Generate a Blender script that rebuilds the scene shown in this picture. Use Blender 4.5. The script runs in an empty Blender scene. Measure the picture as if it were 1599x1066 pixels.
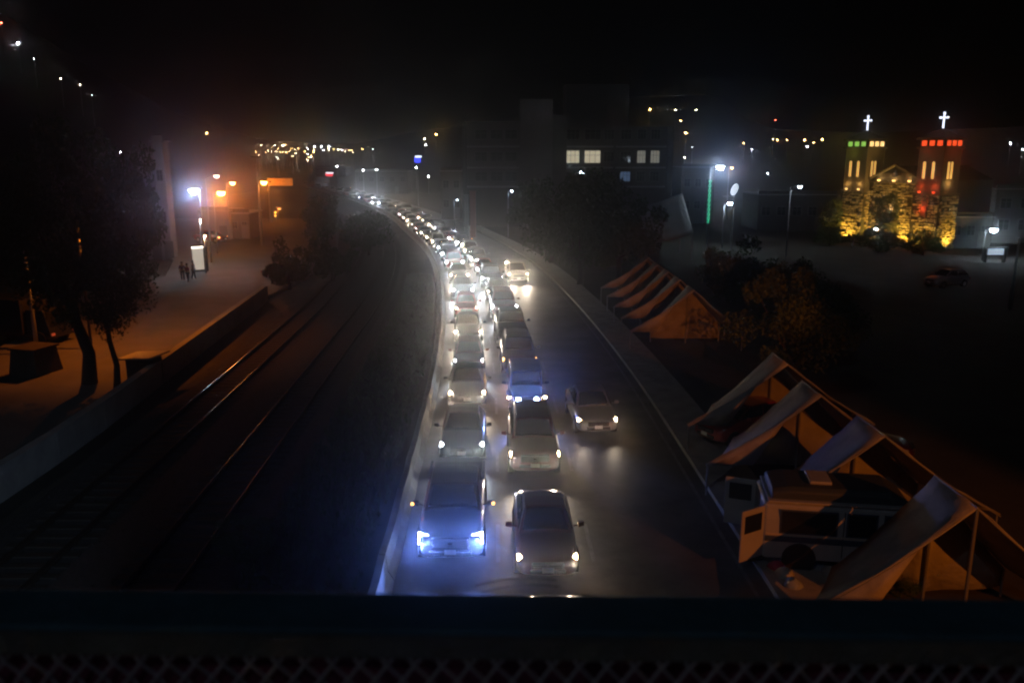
import bpy, bmesh, math, random
import numpy as np
from mathutils import Vector, Matrix
random.seed(7)
R = math.radians
S = bpy.context.scene
C = S.collection

# ------------------------------------------------------------------ camera, world, light, exposure
H = 11.5; PITCH = R(12.7); FPX = 1300.0
cam_d = bpy.data.cameras.new("camera"); cam = bpy.data.objects.new("camera", cam_d); C.objects.link(cam)
cam.location = (0, 0, H); cam.rotation_euler = (R(90) - PITCH, 0, 0)
cam_d.sensor_width = 36; cam_d.lens = 36 * FPX / 1599; cam_d.clip_end = 5000; cam_d.clip_start = 0.05
cam_d.dof.use_dof = True; cam_d.dof.focus_distance = 42; cam_d.dof.aperture_fstop = 3.0
S.camera = cam
W = bpy.data.worlds.new("World"); S.world = W; W.use_nodes = True
bg = W.node_tree.nodes['Background']
sky = W.node_tree.nodes.new('ShaderNodeTexSky'); sky.sky_type = 'NISHITA'; sky.sun_disc = False
sky.sun_elevation = R(38); sky.sun_rotation = R(150)
W.node_tree.links.new(sky.outputs[0], bg.inputs[0]); bg.inputs[1].default_value = 0.00006
sl = bpy.data.lights.new("moon", 'SUN'); sl.energy = 0.05; sl.angle = R(0.5); sl.color = (0.75, 0.85, 1.0)
so = bpy.data.objects.new("moon", sl); C.objects.link(so)
so.rotation_euler = (R(50), 0, R(-30))          # shines from behind the camera's right shoulder... down the valley
S.view_settings.view_transform = 'Standard'; S.view_settings.look = 'None'
S.view_settings.exposure = 0; S.view_settings.gamma = 1; S.view_settings.use_curve_mapping = False
cy = S.cycles
cy.use_denoising = True; cy.max_bounces = 5; cy.diffuse_bounces = 2; cy.glossy_bounces = 3
cy.transmission_bounces = 3; cy.volume_bounces = 0; cy.sample_clamp_indirect = 0.15
cy.filter_width = 2.2; cy.use_light_tree = True; cy.use_adaptive_sampling = False

HAZE = 0.00125; HAZE_G = 0.965
K_HEAD = 4.6                                     # overall headlamp power

# ------------------------------------------------------------------ helpers
sp, cp = math.sin(PITCH), math.cos(PITCH)
def ray(u, v):
    x = (u - 799.5) / FPX; y = (v - 533) / FPX
    return Vector((x, cp - y * sp, -sp - y * cp))
def G(u, v, z=0.0):
    d = ray(u, v); t = (z - H) / d.z
    return Vector((0, 0, H)) + d * t
def Pd(u, v, D):
    d = ray(u, v); t = D / d.y
    return Vector((0, 0, H)) + d * t

MATS = {}
def mat(name, col, rough=0.7, metal=0.0, noise=0.0, nscale=4.0, emit=None, es=0.0, bump=0.0, spec=0.5, coat=0.0, col2=None):
    if name in MATS: return MATS[name]
    m = bpy.data.materials.new(name); m.use_nodes = True; nt = m.node_tree; b = nt.nodes['Principled BSDF']
    b.inputs['Base Color'].default_value = (*col, 1); b.inputs['Roughness'].default_value = rough
    b.inputs['Metallic'].default_value = metal; b.inputs['Specular IOR Level'].default_value = spec
    if coat: b.inputs['Coat Weight'].default_value = coat; b.inputs['Coat Roughness'].default_value = 0.05
    if noise or bump:
        tc = nt.nodes.new('ShaderNodeTexCoord'); nz = nt.nodes.new('ShaderNodeTexNoise')
        nz.inputs['Scale'].default_value = nscale; nz.inputs['Detail'].default_value = 8; nz.inputs['Roughness'].default_value = 0.65
        nt.links.new(tc.outputs['Object'], nz.inputs['Vector'])
        if noise:
            cr = nt.nodes.new('ShaderNodeValToRGB'); cr.color_ramp.elements[0].position = 0.3; cr.color_ramp.elements[1].position = 0.72
            c2 = col2 or tuple(c * (1 - noise) for c in col)
            cr.color_ramp.elements[0].color = (*c2, 1); cr.color_ramp.elements[1].color = (*col, 1)
            nt.links.new(nz.outputs['Fac'], cr.inputs[0]); nt.links.new(cr.outputs[0], b.inputs['Base Color'])
        if bump:
            nz2 = nt.nodes.new('ShaderNodeTexNoise'); nz2.inputs['Scale'].default_value = nscale * 5; nz2.inputs['Detail'].default_value = 6
            nt.links.new(tc.outputs['Object'], nz2.inputs['Vector'])
            bp = nt.nodes.new('ShaderNodeBump'); bp.inputs['Strength'].default_value = bump; bp.inputs['Distance'].default_value = 0.03
            nt.links.new(nz2.outputs['Fac'], bp.inputs['Height']); nt.links.new(bp.outputs[0], b.inputs['Normal'])
    if emit:
        b.inputs['Emission Color'].default_value = (*emit, 1); b.inputs['Emission Strength'].default_value = es
        m.cycles.emission_sampling = 'NONE' if es > 3 else 'AUTO'
    MATS[name] = m
    return m

class MB:
    """collects shapes into one mesh"""
    def __init__(s): s.v = []; s.f = []; s.mi = []; s.cur = 0
    def add(s, vs, fs, M=None):
        o = len(s.v)
        s.v += [tuple(M @ Vector(p)) if M else tuple(p) for p in vs]
        for f in fs: s.f.append(tuple(i + o for i in f)); s.mi.append(s.cur)
        return s
    def box(s, c, d, rz=0, M=None):
        x, y, z = [a / 2 for a in d]
        vs = [(-x,-y,-z),(x,-y,-z),(x,y,-z),(-x,y,-z),(-x,-y,z),(x,-y,z),(x,y,z),(-x,y,z)]
        T = Matrix.Translation(c) @ Matrix.Rotation(rz, 4, 'Z')
        if M: T = M @ T
        return s.add(vs, [(3,2,1,0),(4,5,6,7),(0,1,5,4),(1,2,6,5),(2,3,7,6),(3,0,4,7)], T)
    def hexa(s, p):      # 8 points, bottom ring then top ring
        return s.add(p, [(3,2,1,0),(4,5,6,7),(0,1,5,4),(1,2,6,5),(2,3,7,6),(3,0,4,7)])
    def tube(s, pts, r, n=8, cap=True):
        pts = [Vector(p) for p in pts]; rs = r if isinstance(r, (list, tuple)) else [r] * len(pts)
        o = []; 
        for i, p in enumerate(pts):
            d = (pts[min(i+1, len(pts)-1)] - pts[max(i-1, 0)]).normalized()
            a = d.orthogonal().normalized() if abs(d.z) > 0.9 else Vector((0,0,1)).cross(d).normalized()
            if i == 0: a0 = a
            a = (a0 - d * a0.dot(d)).normalized(); a0 = a; b = d.cross(a)
            o.append([p + (a * math.cos(2*math.pi*k/n) + b * math.sin(2*math.pi*k/n)) * rs[i] for k in range(n)])
        vs = [q for ring in o for q in ring]; fs = []
        for i in range(len(pts)-1):
            for k in range(n):
                fs.append((i*n+k, i*n+(k+1)%n, (i+1)*n+(k+1)%n, (i+1)*n+k))
        if cap: fs += [tuple(range(n-1, -1, -1)), tuple((len(pts)-1)*n+k for k in range(n))]
        return s.add(vs, fs)
    def lathe(s, prof, n=16, M=None):   # prof of (r, z), axis z
        vs = [(r*math.cos(2*math.pi*k/n), r*math.sin(2*math.pi*k/n), z) for r, z in prof for k in range(n)]
        fs = [(i*n+k, i*n+(k+1)%n, (i+1)*n+(k+1)%n, (i+1)*n+k) for i in range(len(prof)-1) for k in range(n)]
        fs += [tuple(range(n-1,-1,-1)), tuple((len(prof)-1)*n+k for k in range(n))]
        return s.add(vs, fs, M)
    def loft(s, rings, cap=True):
        n = len(rings[0]); vs = [q for r_ in rings for q in r_]
        fs = [(i*n+k, i*n+(k+1)%n, (i+1)*n+(k+1)%n, (i+1)*n+k) for i in range(len(rings)-1) for k in range(n)]
        if cap: fs += [tuple(range(n-1,-1,-1)), tuple((len(rings)-1)*n+k for k in range(n))]
        return s.add(vs, fs)
    def mesh(s, name, smooth=False):
        me = bpy.data.meshes.new(name); me.from_pydata(s.v, [], s.f); me.update()
        if smooth:
            me.polygons.foreach_set('use_smooth', [True]*len(me.polygons))
        if any(s.mi): me.polygons.foreach_set('material_index', s.mi)
        return me
    def build(s, name, m, parent=None, smooth=False, bevel=0, subsurf=0, loc=None, rz=0):
        me = s.mesh(name, smooth)
        for mm in (m if isinstance(m, (list, tuple)) else [m]): me.materials.append(mm)
        return link(name, me, parent, bevel, subsurf, loc, rz)
def link(name, me, parent=None, bevel=0, subsurf=0, loc=None, rz=0):
    o = bpy.data.objects.new(name, me); C.objects.link(o)
    if parent: o.parent = parent
    if loc is not None: o.location = loc
    o.rotation_euler = (0, 0, rz)
    if bevel:
        b = o.modifiers.new('bevel', 'BEVEL'); b.width = bevel; b.segments = 2; b.limit_method = 'ANGLE'
    if subsurf:
        b = o.modifiers.new('sub', 'SUBSURF'); b.levels = subsurf; b.render_levels = subsurf
    return o
def tag(o, label=None, cat=None, group=None, kind=None):
    if label: o['label'] = label
    if cat: o['category'] = cat
    if group: o['group'] = group
    if kind: o['kind'] = kind
    return o
def thing(name, label, cat, loc=(0,0,0), rz=0, group=None):
    o = bpy.data.objects.new(name, None); C.objects.link(o); o.empty_display_size = 0.3
    o.location = loc; o.rotation_euler = (0, 0, rz)
    return tag(o, label, cat, group)
def copy_tree(o, parent=None):
    c = o.copy(); C.objects.link(c)
    if parent: c.parent = parent
    for ch in list(o.children): copy_tree(ch, c)
    return c
def light(kind, loc, power, col, parent=None, direc=None, size=R(150), blend=0.6, rad=0.1, name='lamp_light'):
    l = bpy.data.lights.new(name, kind); l.energy = power; l.color = col
    l.shadow_soft_size = rad
    if kind == 'SPOT': l.spot_size = size; l.spot_blend = blend
    o = bpy.data.objects.new(name, l); C.objects.link(o); o.location = loc
    if parent: o.parent = parent
    if direc is not None: o.rotation_euler = Vector(direc).to_track_quat('-Z', 'Y').to_euler()
    return o
ORD = ['first','second','third','fourth','fifth','sixth','seventh','eighth','ninth','tenth','eleventh','twelfth','thirteenth','fourteenth',
       'fifteenth','sixteenth','seventeenth','eighteenth','nineteenth','twentieth','twenty-first','twenty-second','twenty-third','twenty-fourth',
       'twenty-fifth','twenty-sixth','twenty-seventh','twenty-eighth','twenty-ninth','thirtieth','thirty-first','thirty-second','thirty-third',
       'thirty-fourth','thirty-fifth','thirty-sixth','thirty-seventh','thirty-eighth','thirty-ninth','fortieth','forty-first','forty-second','forty-third','forty-fourth','forty-fifth']

# materials
M_ground = mat('dry_ground', (0.075, 0.07, 0.055), 0.95, noise=0.6, nscale=0.35, bump=0.6)
M_asph = mat('asphalt', (0.15, 0.14, 0.13), 0.52, noise=0.7, nscale=0.5, bump=0.5)
M_asph2 = mat('dusty_street', (0.16, 0.15, 0.14), 0.85, noise=0.4, nscale=0.4, bump=0.3)
M_conc = mat('concrete', (0.42, 0.40, 0.37), 0.85, noise=0.45, nscale=1.2, bump=0.4)
M_wallc = mat('retaining_concrete', (0.40, 0.40, 0.40), 0.9, noise=0.4, nscale=0.8, bump=0.5)
M_paint = mat('road_paint', (0.26, 0.26, 0.25), 0.6, noise=0.6, nscale=3)
M_steel = mat('rail_steel', (0.55, 0.52, 0.48), 0.2, metal=1.0)
M_rust = mat('rail_rust', (0.05, 0.032, 0.022), 0.8, noise=.3, nscale=3)
M_wood = mat('sleeper_wood', (0.05, 0.04, 0.03), 0.9, noise=0.4, nscale=6)
M_ballast = mat('ballast', (0.075, 0.07, 0.066), 0.95, noise=0.7, nscale=9, bump=1.0)
M_leaf = mat('leaf', (0.045, 0.075, 0.025), 0.7, noise=0.5, nscale=0.8)
M_leaf2 = mat('leaf_bright', (0.06, 0.11, 0.03), 0.6, noise=0.4, nscale=1.5)
M_bark = mat('bark', (0.06, 0.045, 0.035), 0.95, noise=0.5, nscale=5, bump=0.8)
M_pole = mat('galvanised', (0.30, 0.31, 0.32), 0.5, metal=0.6)
M_dark = mat('dark_plastic', (0.012, 0.012, 0.013), 0.5)
M_tyre = mat('tyre_rubber', (0.02, 0.02, 0.02), 0.85)
M_rim = mat('rim_alloy', (0.4, 0.4, 0.42), 0.3, metal=1)
M_glass = mat('car_glass', (0.012, 0.014, 0.016), 0.04, spec=0.7)
M_chrome = mat('chrome', (0.65, 0.65, 0.66), 0.15, metal=1)
M_red = mat('tail_lens', (0.30, 0.01, 0.01), 0.25, emit=(1, 0.03, 0.02), es=0.0)
M_plate = mat('plate', (0.6, 0.6, 0.58), 0.4)
M_tent = mat('tent_canvas', (0.48, 0.46, 0.43), 0.8, noise=0.5, nscale=0.9, bump=1.0)
M_wallb = mat('render_grey', (0.085, 0.083, 0.08), 0.85, noise=0.35, nscale=0.35)
M_wallw = mat('render_white', (0.26, 0.265, 0.27), 0.8, noise=0.3, nscale=0.5)
M_wglass = mat('window_glass', (0.015, 0.018, 0.022), 0.08)
M_frame = mat('window_frame', (0.12, 0.12, 0.12), 0.5)
M_stone = mat('church_stone', (0.42, 0.34, 0.22), 0.9, noise=0.5, nscale=3, bump=0.5)
M_mortar = mat('church_mortar', (0.02, 0.018, 0.015), 0.95)
M_plast = mat('church_plaster', (0.11, 0.09, 0.06), 0.85, noise=0.3, nscale=1)
M_headw = mat('lamp_cool', (0.8,0.8,0.8), 0.3, emit=(0.80, 0.90, 1.0), es=100)
M_headb = mat('lamp_xenon', (0.8,0.8,0.8), 0.3, emit=(0.42, 0.55, 1.0), es=60)
M_heady = mat('lamp_halogen', (0.8,0.8,0.8), 0.3, emit=(1.0, 0.64, 0.32), es=90)
M_headwf = mat('lamp_cool_far', (.8,.8,.8), .3, emit=(.78,.86,1.0), es=600)
M_headyf = mat('lamp_halogen_far', (.8,.8,.8), .3, emit=(1.0,.66,.36), es=500)
M_park = mat('lamp_parking', (0.8,0.5,0.2), 0.3, emit=(1.0, 0.45, 0.14), es=12)
M_off = mat('lamp_off', (0.35,0.35,0.36), 0.12, metal=0.3)
M_amber = mat('indicator_lamp', (0.8,0.4,0.05), 0.3, emit=(1.0, 0.42, 0.05), es=8)

# ------------------------------------------------------------------ road centre data (metres)
kD = [-30, 0, 12, 20, 39, 50, 60, 76, 92, 108, 123, 145, 169, 208, 255, 313, 380, 450]
kX = [-3.0, -3.05, -3.1, -3.2, -3.6, -4.15, -4.85, -6.3, -8.4, -11.4, -14.9, -19.6, -25.7, -38, -55, -80, -114, -154]
_d = np.linspace(-30, 450, 961)
_x = np.interp(_d, kD, kX)
ker = np.hanning(41); ker /= ker.sum()
_xs = np.convolve(np.pad(_x, 20, mode='reflect', reflect_type='odd'), ker, 'valid')
def bx_(y): return float(np.interp(y, _d, _xs))
def along(y, off, z=0.0):      # point at offset to the right of the barrier's inner foot
    e = 0.5; t = Vector((bx_(y+e) - bx_(y-e), 2*e, 0)).normalized(); n = Vector((t.y, -t.x, 0))
    return Vector((bx_(y), y, z)) + n * off
def heading(y):
    e = 1.0; t = Vector((bx_(y+e) - bx_(y-e), 2*e, 0)); return math.atan2(-t.x, t.y)
def strip(name, m, o0, o1, y0, y1, z, step=3.0, kind='structure', z1=None, parent=None):
    mb = MB(); n = int((y1-y0)/step)+1; ys = np.linspace(y0, y1, n+1); vs = []; fs = []
    for y in ys: vs += [along(y, o0, z), along(y, o1, z if z1 is None else z1)]
    for i in range(n): fs.append((2*i, 2*i+1, 2*i+3, 2*i+2))
    mb.add(vs, fs); o = mb.build(name, m, parent)
    if kind: tag(o, kind=kind)
    return o

# ------------------------------------------------------------------ ground and hills
def skyl(u):
    return float(np.interp(u, [-2500,-600,0,150,300,420,560,680,760,900,1000,1100,1180,1350,1599,2200,4000],
                           [20, 20, 45,118,190,221,226,203,198,168,158,158,205,212,205,190,190]))
def rdist(u): return float(np.interp(u, [-300, 150, 420, 700, 1000, 1300, 1700], [270, 330, 620, 560, 440, 470, 480]))
def hill_h(x, y):
    if y < 40: y = 40
    r = math.hypot(x, y); u = 799.5 + FPX * x / y
    u = max(-2400, min(3800, u)); Rr = rdist(u); top = H + Rr * (240 - skyl(u)) / FPX
    t = (r / Rr - 0.42) / 0.58; t = max(0, min(1, t)); t = t*t*(3-2*t)
    n = math.sin(x*0.031+y*0.017)*0.06 + math.sin(x*0.011-y*0.043)*0.06
    return top * t * (1 + n*(1-t)) - 0.5 * (1 - min(1, t*8))
mb = MB(); mb.add([(-640,-38,0),(640,-38,0),(640,740,0),(-640,740,0)], [(0,1,2,3)])
tag(mb.build('ground', M_ground), kind='structure')
mb = MB(); vs = []; fs = []; NX, NY = 110, 60
for j in range(NY+1):
    for i in range(NX+1):
        x = -630 + 1260*i/NX; y = 110 + 620*j/NY; vs.append((x, y, hill_h(x, y)))
for j in range(NY):
    for i in range(NX):
        a = j*(NX+1)+i; fs.append((a, a+1, a+NX+2, a+NX+1))
mb.add(vs, fs); M_hill = mat('hill_scrub', (0.022,0.024,0.018), 0.95, noise=0.5, nscale=0.05)
tag(mb.build('hills', M_hill, smooth=True), kind='structure')
def on_hill(u, v):
    d = ray(u, v); t = 60 if u < 340 or u > 1480 else 240
    while t < 900:
        p = Vector((0,0,H)) + d*t
        if p.z <= max(0, hill_h(p.x, p.y)) + 7.0: return p
        t += 3
    return Vector((0,0,H)) + d*rdist(u)

# ------------------------------------------------------------------ the road, kerb, barrier
strip('road', M_asph, -0.1, 10.2, -36, 330, 0.008)
strip('road', M_asph, -0.1, 7.4, 330, 440, 0.008)
strip('pavement', M_conc, 10.34, 12.2, -36, 150, 0.14)
kb = MB(); ys = np.linspace(-36, 150, 62); rings = []
for y in ys: rings.append([along(y, 10.2, -0.02), along(y, 10.343, -0.02), along(y, 10.343, 0.146), along(y, 10.22, 0.146)])
kb.loft(rings); tag(kb.build('kerb', M_conc), kind='structure')
strip('verge', M_ground, -6.0, -0.5, -36, 330, 0.012)
for off in (2.85, 5.62):                            # lane dashes
    d = MB(); y = 8
    while y < 160:
        vs = []
        for yy in (y, y+2.5): vs += [along(yy, off-0.06, 0.0125), along(yy, off+0.06, 0.0125)]
        d.add(vs, [(0,1,3,2)]); y += 7
    tag(d.build('lane_marking', M_paint), kind='structure')
strip('edge_line', M_paint, 9.7, 9.82, -30, 160, 0.0125)
bar = thing('concrete_barrier', 'long low concrete barrier curving along the left side of the traffic jam', 'barrier', (0,0,0))
y = -30.0
while y < 330:
    step = 3.0 if y < 110 else 12.0
    y1 = y + step - (0.05 if step < 5 else 0.0); rr = []
    for yy in np.linspace(y, y1, 3):
        wob = 0.02*math.sin(yy*1.7)
        rr.append([along(yy, 0.0+wob, 0), along(yy, -0.03+wob, 0.08), along(yy, -0.17+wob, 0.30), along(yy, -0.22+wob, 0.80),
                   along(yy, -0.42+wob, 0.80), along(yy, -0.47+wob, 0.30), along(yy, -0.61+wob, 0.08), along(yy, -0.64+wob, 0)])
    m = MB(); m.loft(rr); m.build('segment', M_conc, bar); y += step

# ------------------------------------------------------------------ railway
def tx(y):      # centre of the first track
    return -14.05 - (y-30)*0.028 - max(0, y-55)**2*0.0028*0.5
def rail_track(off, label):
    t = thing('railway_track', label, 'railway track')
    ys = np.linspace(-30, 170, 90)
    for s in (-0.72, 0.72):
        m = MB(); rr = []
        for y in ys:
            x = tx(y)+off+s; rr.append([(x-0.07,y,0.10),(x-0.07,y,0.13),(x-0.012,y,0.15),(x-0.012,y,0.22),(x-0.036,y,0.235),(x-0.034,y,0.262),(x-0.018,y,0.272),
                                       (x+0.018,y,0.272),(x+0.034,y,0.262),(x+0.036,y,0.235),(x+0.012,y,0.22),(x+0.012,y,0.15),(x+0.07,y,0.13),(x+0.07,y,0.10)])
        m.loft(rr); m.mi = [1 if k % 14 == 6 else 0 for k in range(len(m.f))]; m.build('rail', [M_rust, M_steel], t)
    m0 = None; y = 8.0
    for k in range(150):
        if m0 is None: m0 = MB().box((0,0,0), (2.5, 0.24, 0.14)).mesh('sleeper'); m0.materials.append(M_wood)
        o = link('sleeper', m0, t, loc=(tx(y)+off+random.uniform(-.03,.03), y, 0.055), rz=random.uniform(-.02,.02)); y += 0.62
    return t
rail_track(0, 'railway track with glinting rails beside the retaining wall')
rail_track(4.1, 'railway track nearer the road, its rails almost unlit')
m = MB(); rr = []
for y in np.linspace(-36, 175, 60): rr.append([(tx(y)-2.2,y,0.004),(tx(y)-1.6,y,0.10),(tx(y)+5.7,y,0.10),(tx(y)+6.4,y,0.004)])
m.loft(rr, cap=False); tag(m.build('ballast_bed', M_ballast), kind='structure')
gs = MB()
for k in range(9000):
    y = random.uniform(10, 75); x = random.uniform(-2.0, 6.2) + tx(y); s_ = random.uniform(.02, .055); z = .1
    if x > tx(y)+5.6: z = .06
    a = [Vector((random.uniform(-1,1), random.uniform(-1,1), random.uniform(-.3,1)))*s_ for _ in range(4)]
    gs.add([Vector((x,y,z))+q for q in a], [(0,1,2),(0,2,3),(0,3,1),(1,3,2)])
tag(gs.build('ballast_stones', M_ballast), 'loose stone ballast between and around the railway sleepers', 'ballast', kind='stuff')

# weeds and scrub on the verge
def tuft_field(name, label, n, fx, m, hmin, hmax, w=0.02):
    g = MB()
    for k in range(n):
        x, y, z = fx(); h = random.uniform(hmin, hmax)
        for j in range(4):
            a = random.uniform(0, 6.28); l = Vector((math.cos(a), math.sin(a), 0)); q = Vector((-l.y, l.x, 0))*w*random.uniform(.6,1.5)
            b = Vector((x, y, z)) + l*0.04; t_ = b + l*h*random.uniform(.2,.7) + Vector((0,0,h)); c = (b+t_)/2 + Vector((0,0,h*.15))
            g.add([b-q, b+q, c+q*.8, c-q*.8, t_], [(0,1,2,3),(3,2,4)])
    return tag(g.build(name, m), label, 'grass', kind='stuff')
def f1():
    y = random.uniform(9, 80); a = tx(y)+6.2; b = bx_(y)-0.9
    return random.uniform(a, b), y, 0.0
tuft_field('grass', 'dry grass and weeds on the strip between tracks and barrier', 5000, f1, M_leaf, .1, .38)

# ------------------------------------------------------------------ retaining wall and upper street
def wx(y): return -17.25 - max(0, y-32)*0.068
wt = thing('retaining_wall', 'long pale concrete wall between the railway and the orange street', 'wall')
y = 2.0
while y < 65.5:
    y1 = min(y+4, 66) - 0.03
    m = MB(); m.hexa([(wx(y)-.28,y,-.02),(wx(y),y,-.02),(wx(y1),y1,-.02),(wx(y1)-.28,y1,-.02),(wx(y)-.28,y,1.16),(wx(y),y,1.16),(wx(y1),y1,1.16),(wx(y1)-.28,y1,1.16)])
    m.build('panel', M_wallc, wt)
    m = MB(); m.hexa([(wx(y)-.33,y-.01,1.163),(wx(y)+.05,y-.01,1.163),(wx(y1)+.05,y1+.01,1.163),(wx(y1)-.33,y1+.01,1.163),
                      (wx(y)-.33,y-.01,1.25),(wx(y)+.05,y-.01,1.25),(wx(y1)+.05,y1+.01,1.25),(wx(y1)-.33,y1+.01,1.25)])
    m.build('coping', M_wallc, wt); y += 4
m = MB(); vs = []; fs = []; ys = [-20, 10, 32, 45, 55, 66, 78, 90, 105, 125, 150]
for i, y in enumerate(ys):
    xr = wx(y)-.34 if y <= 66 else wx(66)-.34+(y-66)*0.05 - max(0, y-88)*0.25
    vs += [(xr-11.5-(max(0,y-40))*0.05 - max(0,y-80)*.35, y, 0.25), (xr, y, 0.25)]
for i in range(len(ys)-1): fs.append((2*i, 2*i+1, 2*i+3, 2*i+2))
n_ = len(vs); vs += [(a[0] + (-.3 if i%2==0 else .3 if ys[i//2] > 66 else 0), a[1], -.05) for i, a in enumerate(vs)]
for i in range(len(ys)-1): fs += [(2*i+1, n_+2*i+1, n_+2*i+3, 2*i+3), (2*i, 2*i+2, n_+2*i+2, n_+2*i)]
m.add(vs, fs); tag(m.build('street', M_asph2), kind='structure')

# ------------------------------------------------------------------ trees
def crown_mesh(seed, n, leaf=0.22, squash=0.8, clumps=26):
    rnd = random.Random(seed); g = MB(); cl = []
    for _ in range(clumps):
        while True:
            p = Vector((rnd.uniform(-1,1), rnd.uniform(-1,1), rnd.uniform(-1,1)))
            if 0.25 < p.length < 1: break
        cl.append((Vector((p.x, p.y, p.z*squash)), rnd.uniform(.18,.40)))
    for k in range(n):
        c, r_ = cl[rnd.randrange(clumps)]
        p = c + Vector((rnd.gauss(0,1), rnd.gauss(0,1), rnd.gauss(0,.8))).normalized()*r_*rnd.random()**.4
        a = Vector((rnd.gauss(0,1), rnd.gauss(0,1), rnd.gauss(0,.6))).normalized(); b = a.orthogonal().normalized()
        b = (Matrix.Rotation(rnd.uniform(0,6.28), 3, a) @ b); l = leaf*rnd.uniform(.5,1.2)*.5; c2 = a.cross(b)
        g.add([p-b*l, p+c2*l*.45, p+b*l, p-c2*l*.45], [(0,1,2,3)])
    me = g.mesh('crown'); me.materials.append(M_leaf); return me, cl
CR = [crown_mesh(s, 5200, 0.13) for s in (11, 12, 13)]
CRs = [crown_mesh(s, 9000, 0.075) for s in (21, 22)]
def tree(loc, h, rx, rz_, label, group=None, fine=False, trunk=None, lean=(0,0), tr=None, name='tree', lm=None):
    t = thing(name, label, 'tree', loc, 0, group)
    src = (CRs if fine else CR); me, cl = random.choice(src)
    cz = h - rz_; r0 = tr or h*0.03
    o = link('crown', me, t, loc=(lean[0], lean[1], cz), rz=random.uniform(0,6.28)); o.scale = (rx, rx, rz_/0.85)
    if lm: 
        o.data = me.copy(); o.data.materials.clear(); o.data.materials.append(lm)
    b = MB(); fork = Vector((lean[0]*.8, lean[1]*.8, max(0.6, cz-rz_*.75)))
    b.tube([(0,0,-.1),(0.05*h*.3,0,fork.z*.35),fork*0.7, fork], [r0*1.35, r0, r0*.85, r0*.75], 9)
    for k in range(7):
        c, _ = cl[k]; a = o.rotation_euler.z
        q = Vector((c.x*math.cos(a)-c.y*math.sin(a), c.x*math.sin(a)+c.y*math.cos(a), c.z))
        q = Vector((q.x*rx*.8+lean[0], q.y*rx*.8+lean[1], q.z*rz_*.8+cz)); mid = fork.lerp(q, .5)+Vector((0,0,-.12*rz_))
        b.tube([fork-Vector((0,0,.2)), mid, q], [r0*.5, r0*.3, r0*.08], 6)
    b.build('trunk', M_bark, t, smooth=True)
    return t
def at(u, v, z=0): p = G(u, v, z); return (p.x, p.y, z)
tree(at(140,598,.25), 10.2, 3.4, 3.3, 'tree with a thick dark trunk at the edge of the orange street', fine=True, tr=.30, lean=(-.7,.3))
tree(at(183,607,.25), 7.6, 2.3, 2.4, 'slimmer tree with a pair of stems beside the hut on the street', fine=True, tr=.14, lean=(-.3,.2))
tree((-34,58,0), 11, 4.6, 4.4, 'tall dark tree at left behind the street, leftmost of the big ones', 'big trees left of the street', fine=True)
tree((-31.5,68,0), 11.5, 3.8, 4.6, 'tall dark tree beside the white street lamp', 'big trees left of the street')
tree((-42,78,0), 14, 5.2, 5.2, 'tallest dark tree in the left background', 'big trees left of the street')
tree((-26.8,40,0.25), 3.2, 1.6, 1.3, 'low dark bush by the pole at far left', None, fine=True)
tree(at(452,452), 4.2, 2.0, 1.9, 'dark small tree where the railway bends beyond the wall', 'trees beside the railway')
tree(at(520,440), 4.6, 2.3, 2.0, 'dark small tree right of the railway bend', 'trees beside the railway')
tree(at(575,400), 5.0, 2.6, 2.3, 'dark tree between railway and curving barrier', 'trees beside the railway')
tree(at(505,385), 6.0, 2.8, 2.6, 'dark tree further back along the railway', 'trees beside the railway')
for k, (u, v, h, r_, lb) in enumerate([(905,446,8.4,3.6,'dark roadside tree right behind the lone oncoming car'),
    (965,440,8.8,4.0,'broad dark tree just left of the far tents'), (860,412,8.6,3.8,'dark roadside tree below the tall blank tower of the big building'),
    (935,405,9.6,4.4,'tall dark tree in front of the lit office windows'), (830,372,7.2,3.4,'dark tree below the left wing of the big building'),
    (790,350,6.4,3.4,'dark tree behind the bend of the jam')]):
    tree(at(u,v), h, r_, h*.42, lb, 'dark trees right of the road')
tree((13.4,38.5,0), 6.2, 2.9, 2.4, 'large dark tree between the near tents and the far tents', None, fine=True)
tree((15.2,43.5,0), 6.0, 2.6, 2.3, 'dark tree right of the far tents, hiding their ends', None, fine=True)
tree((17,60,0), 5.5, 3.0, 2.2, 'dark low tree on the black open ground right of the tents')
tree((-9.6,17.5,0), 1.5, 1.3, .85, 'low green shrub on the bank, lower left', None, fine=True, lm=M_leaf2)
tree((-7.8,22.5,0), 1.2, 1.0, .7, 'small green shrub halfway between tracks and barrier', None, fine=True, lm=M_leaf2)

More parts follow.
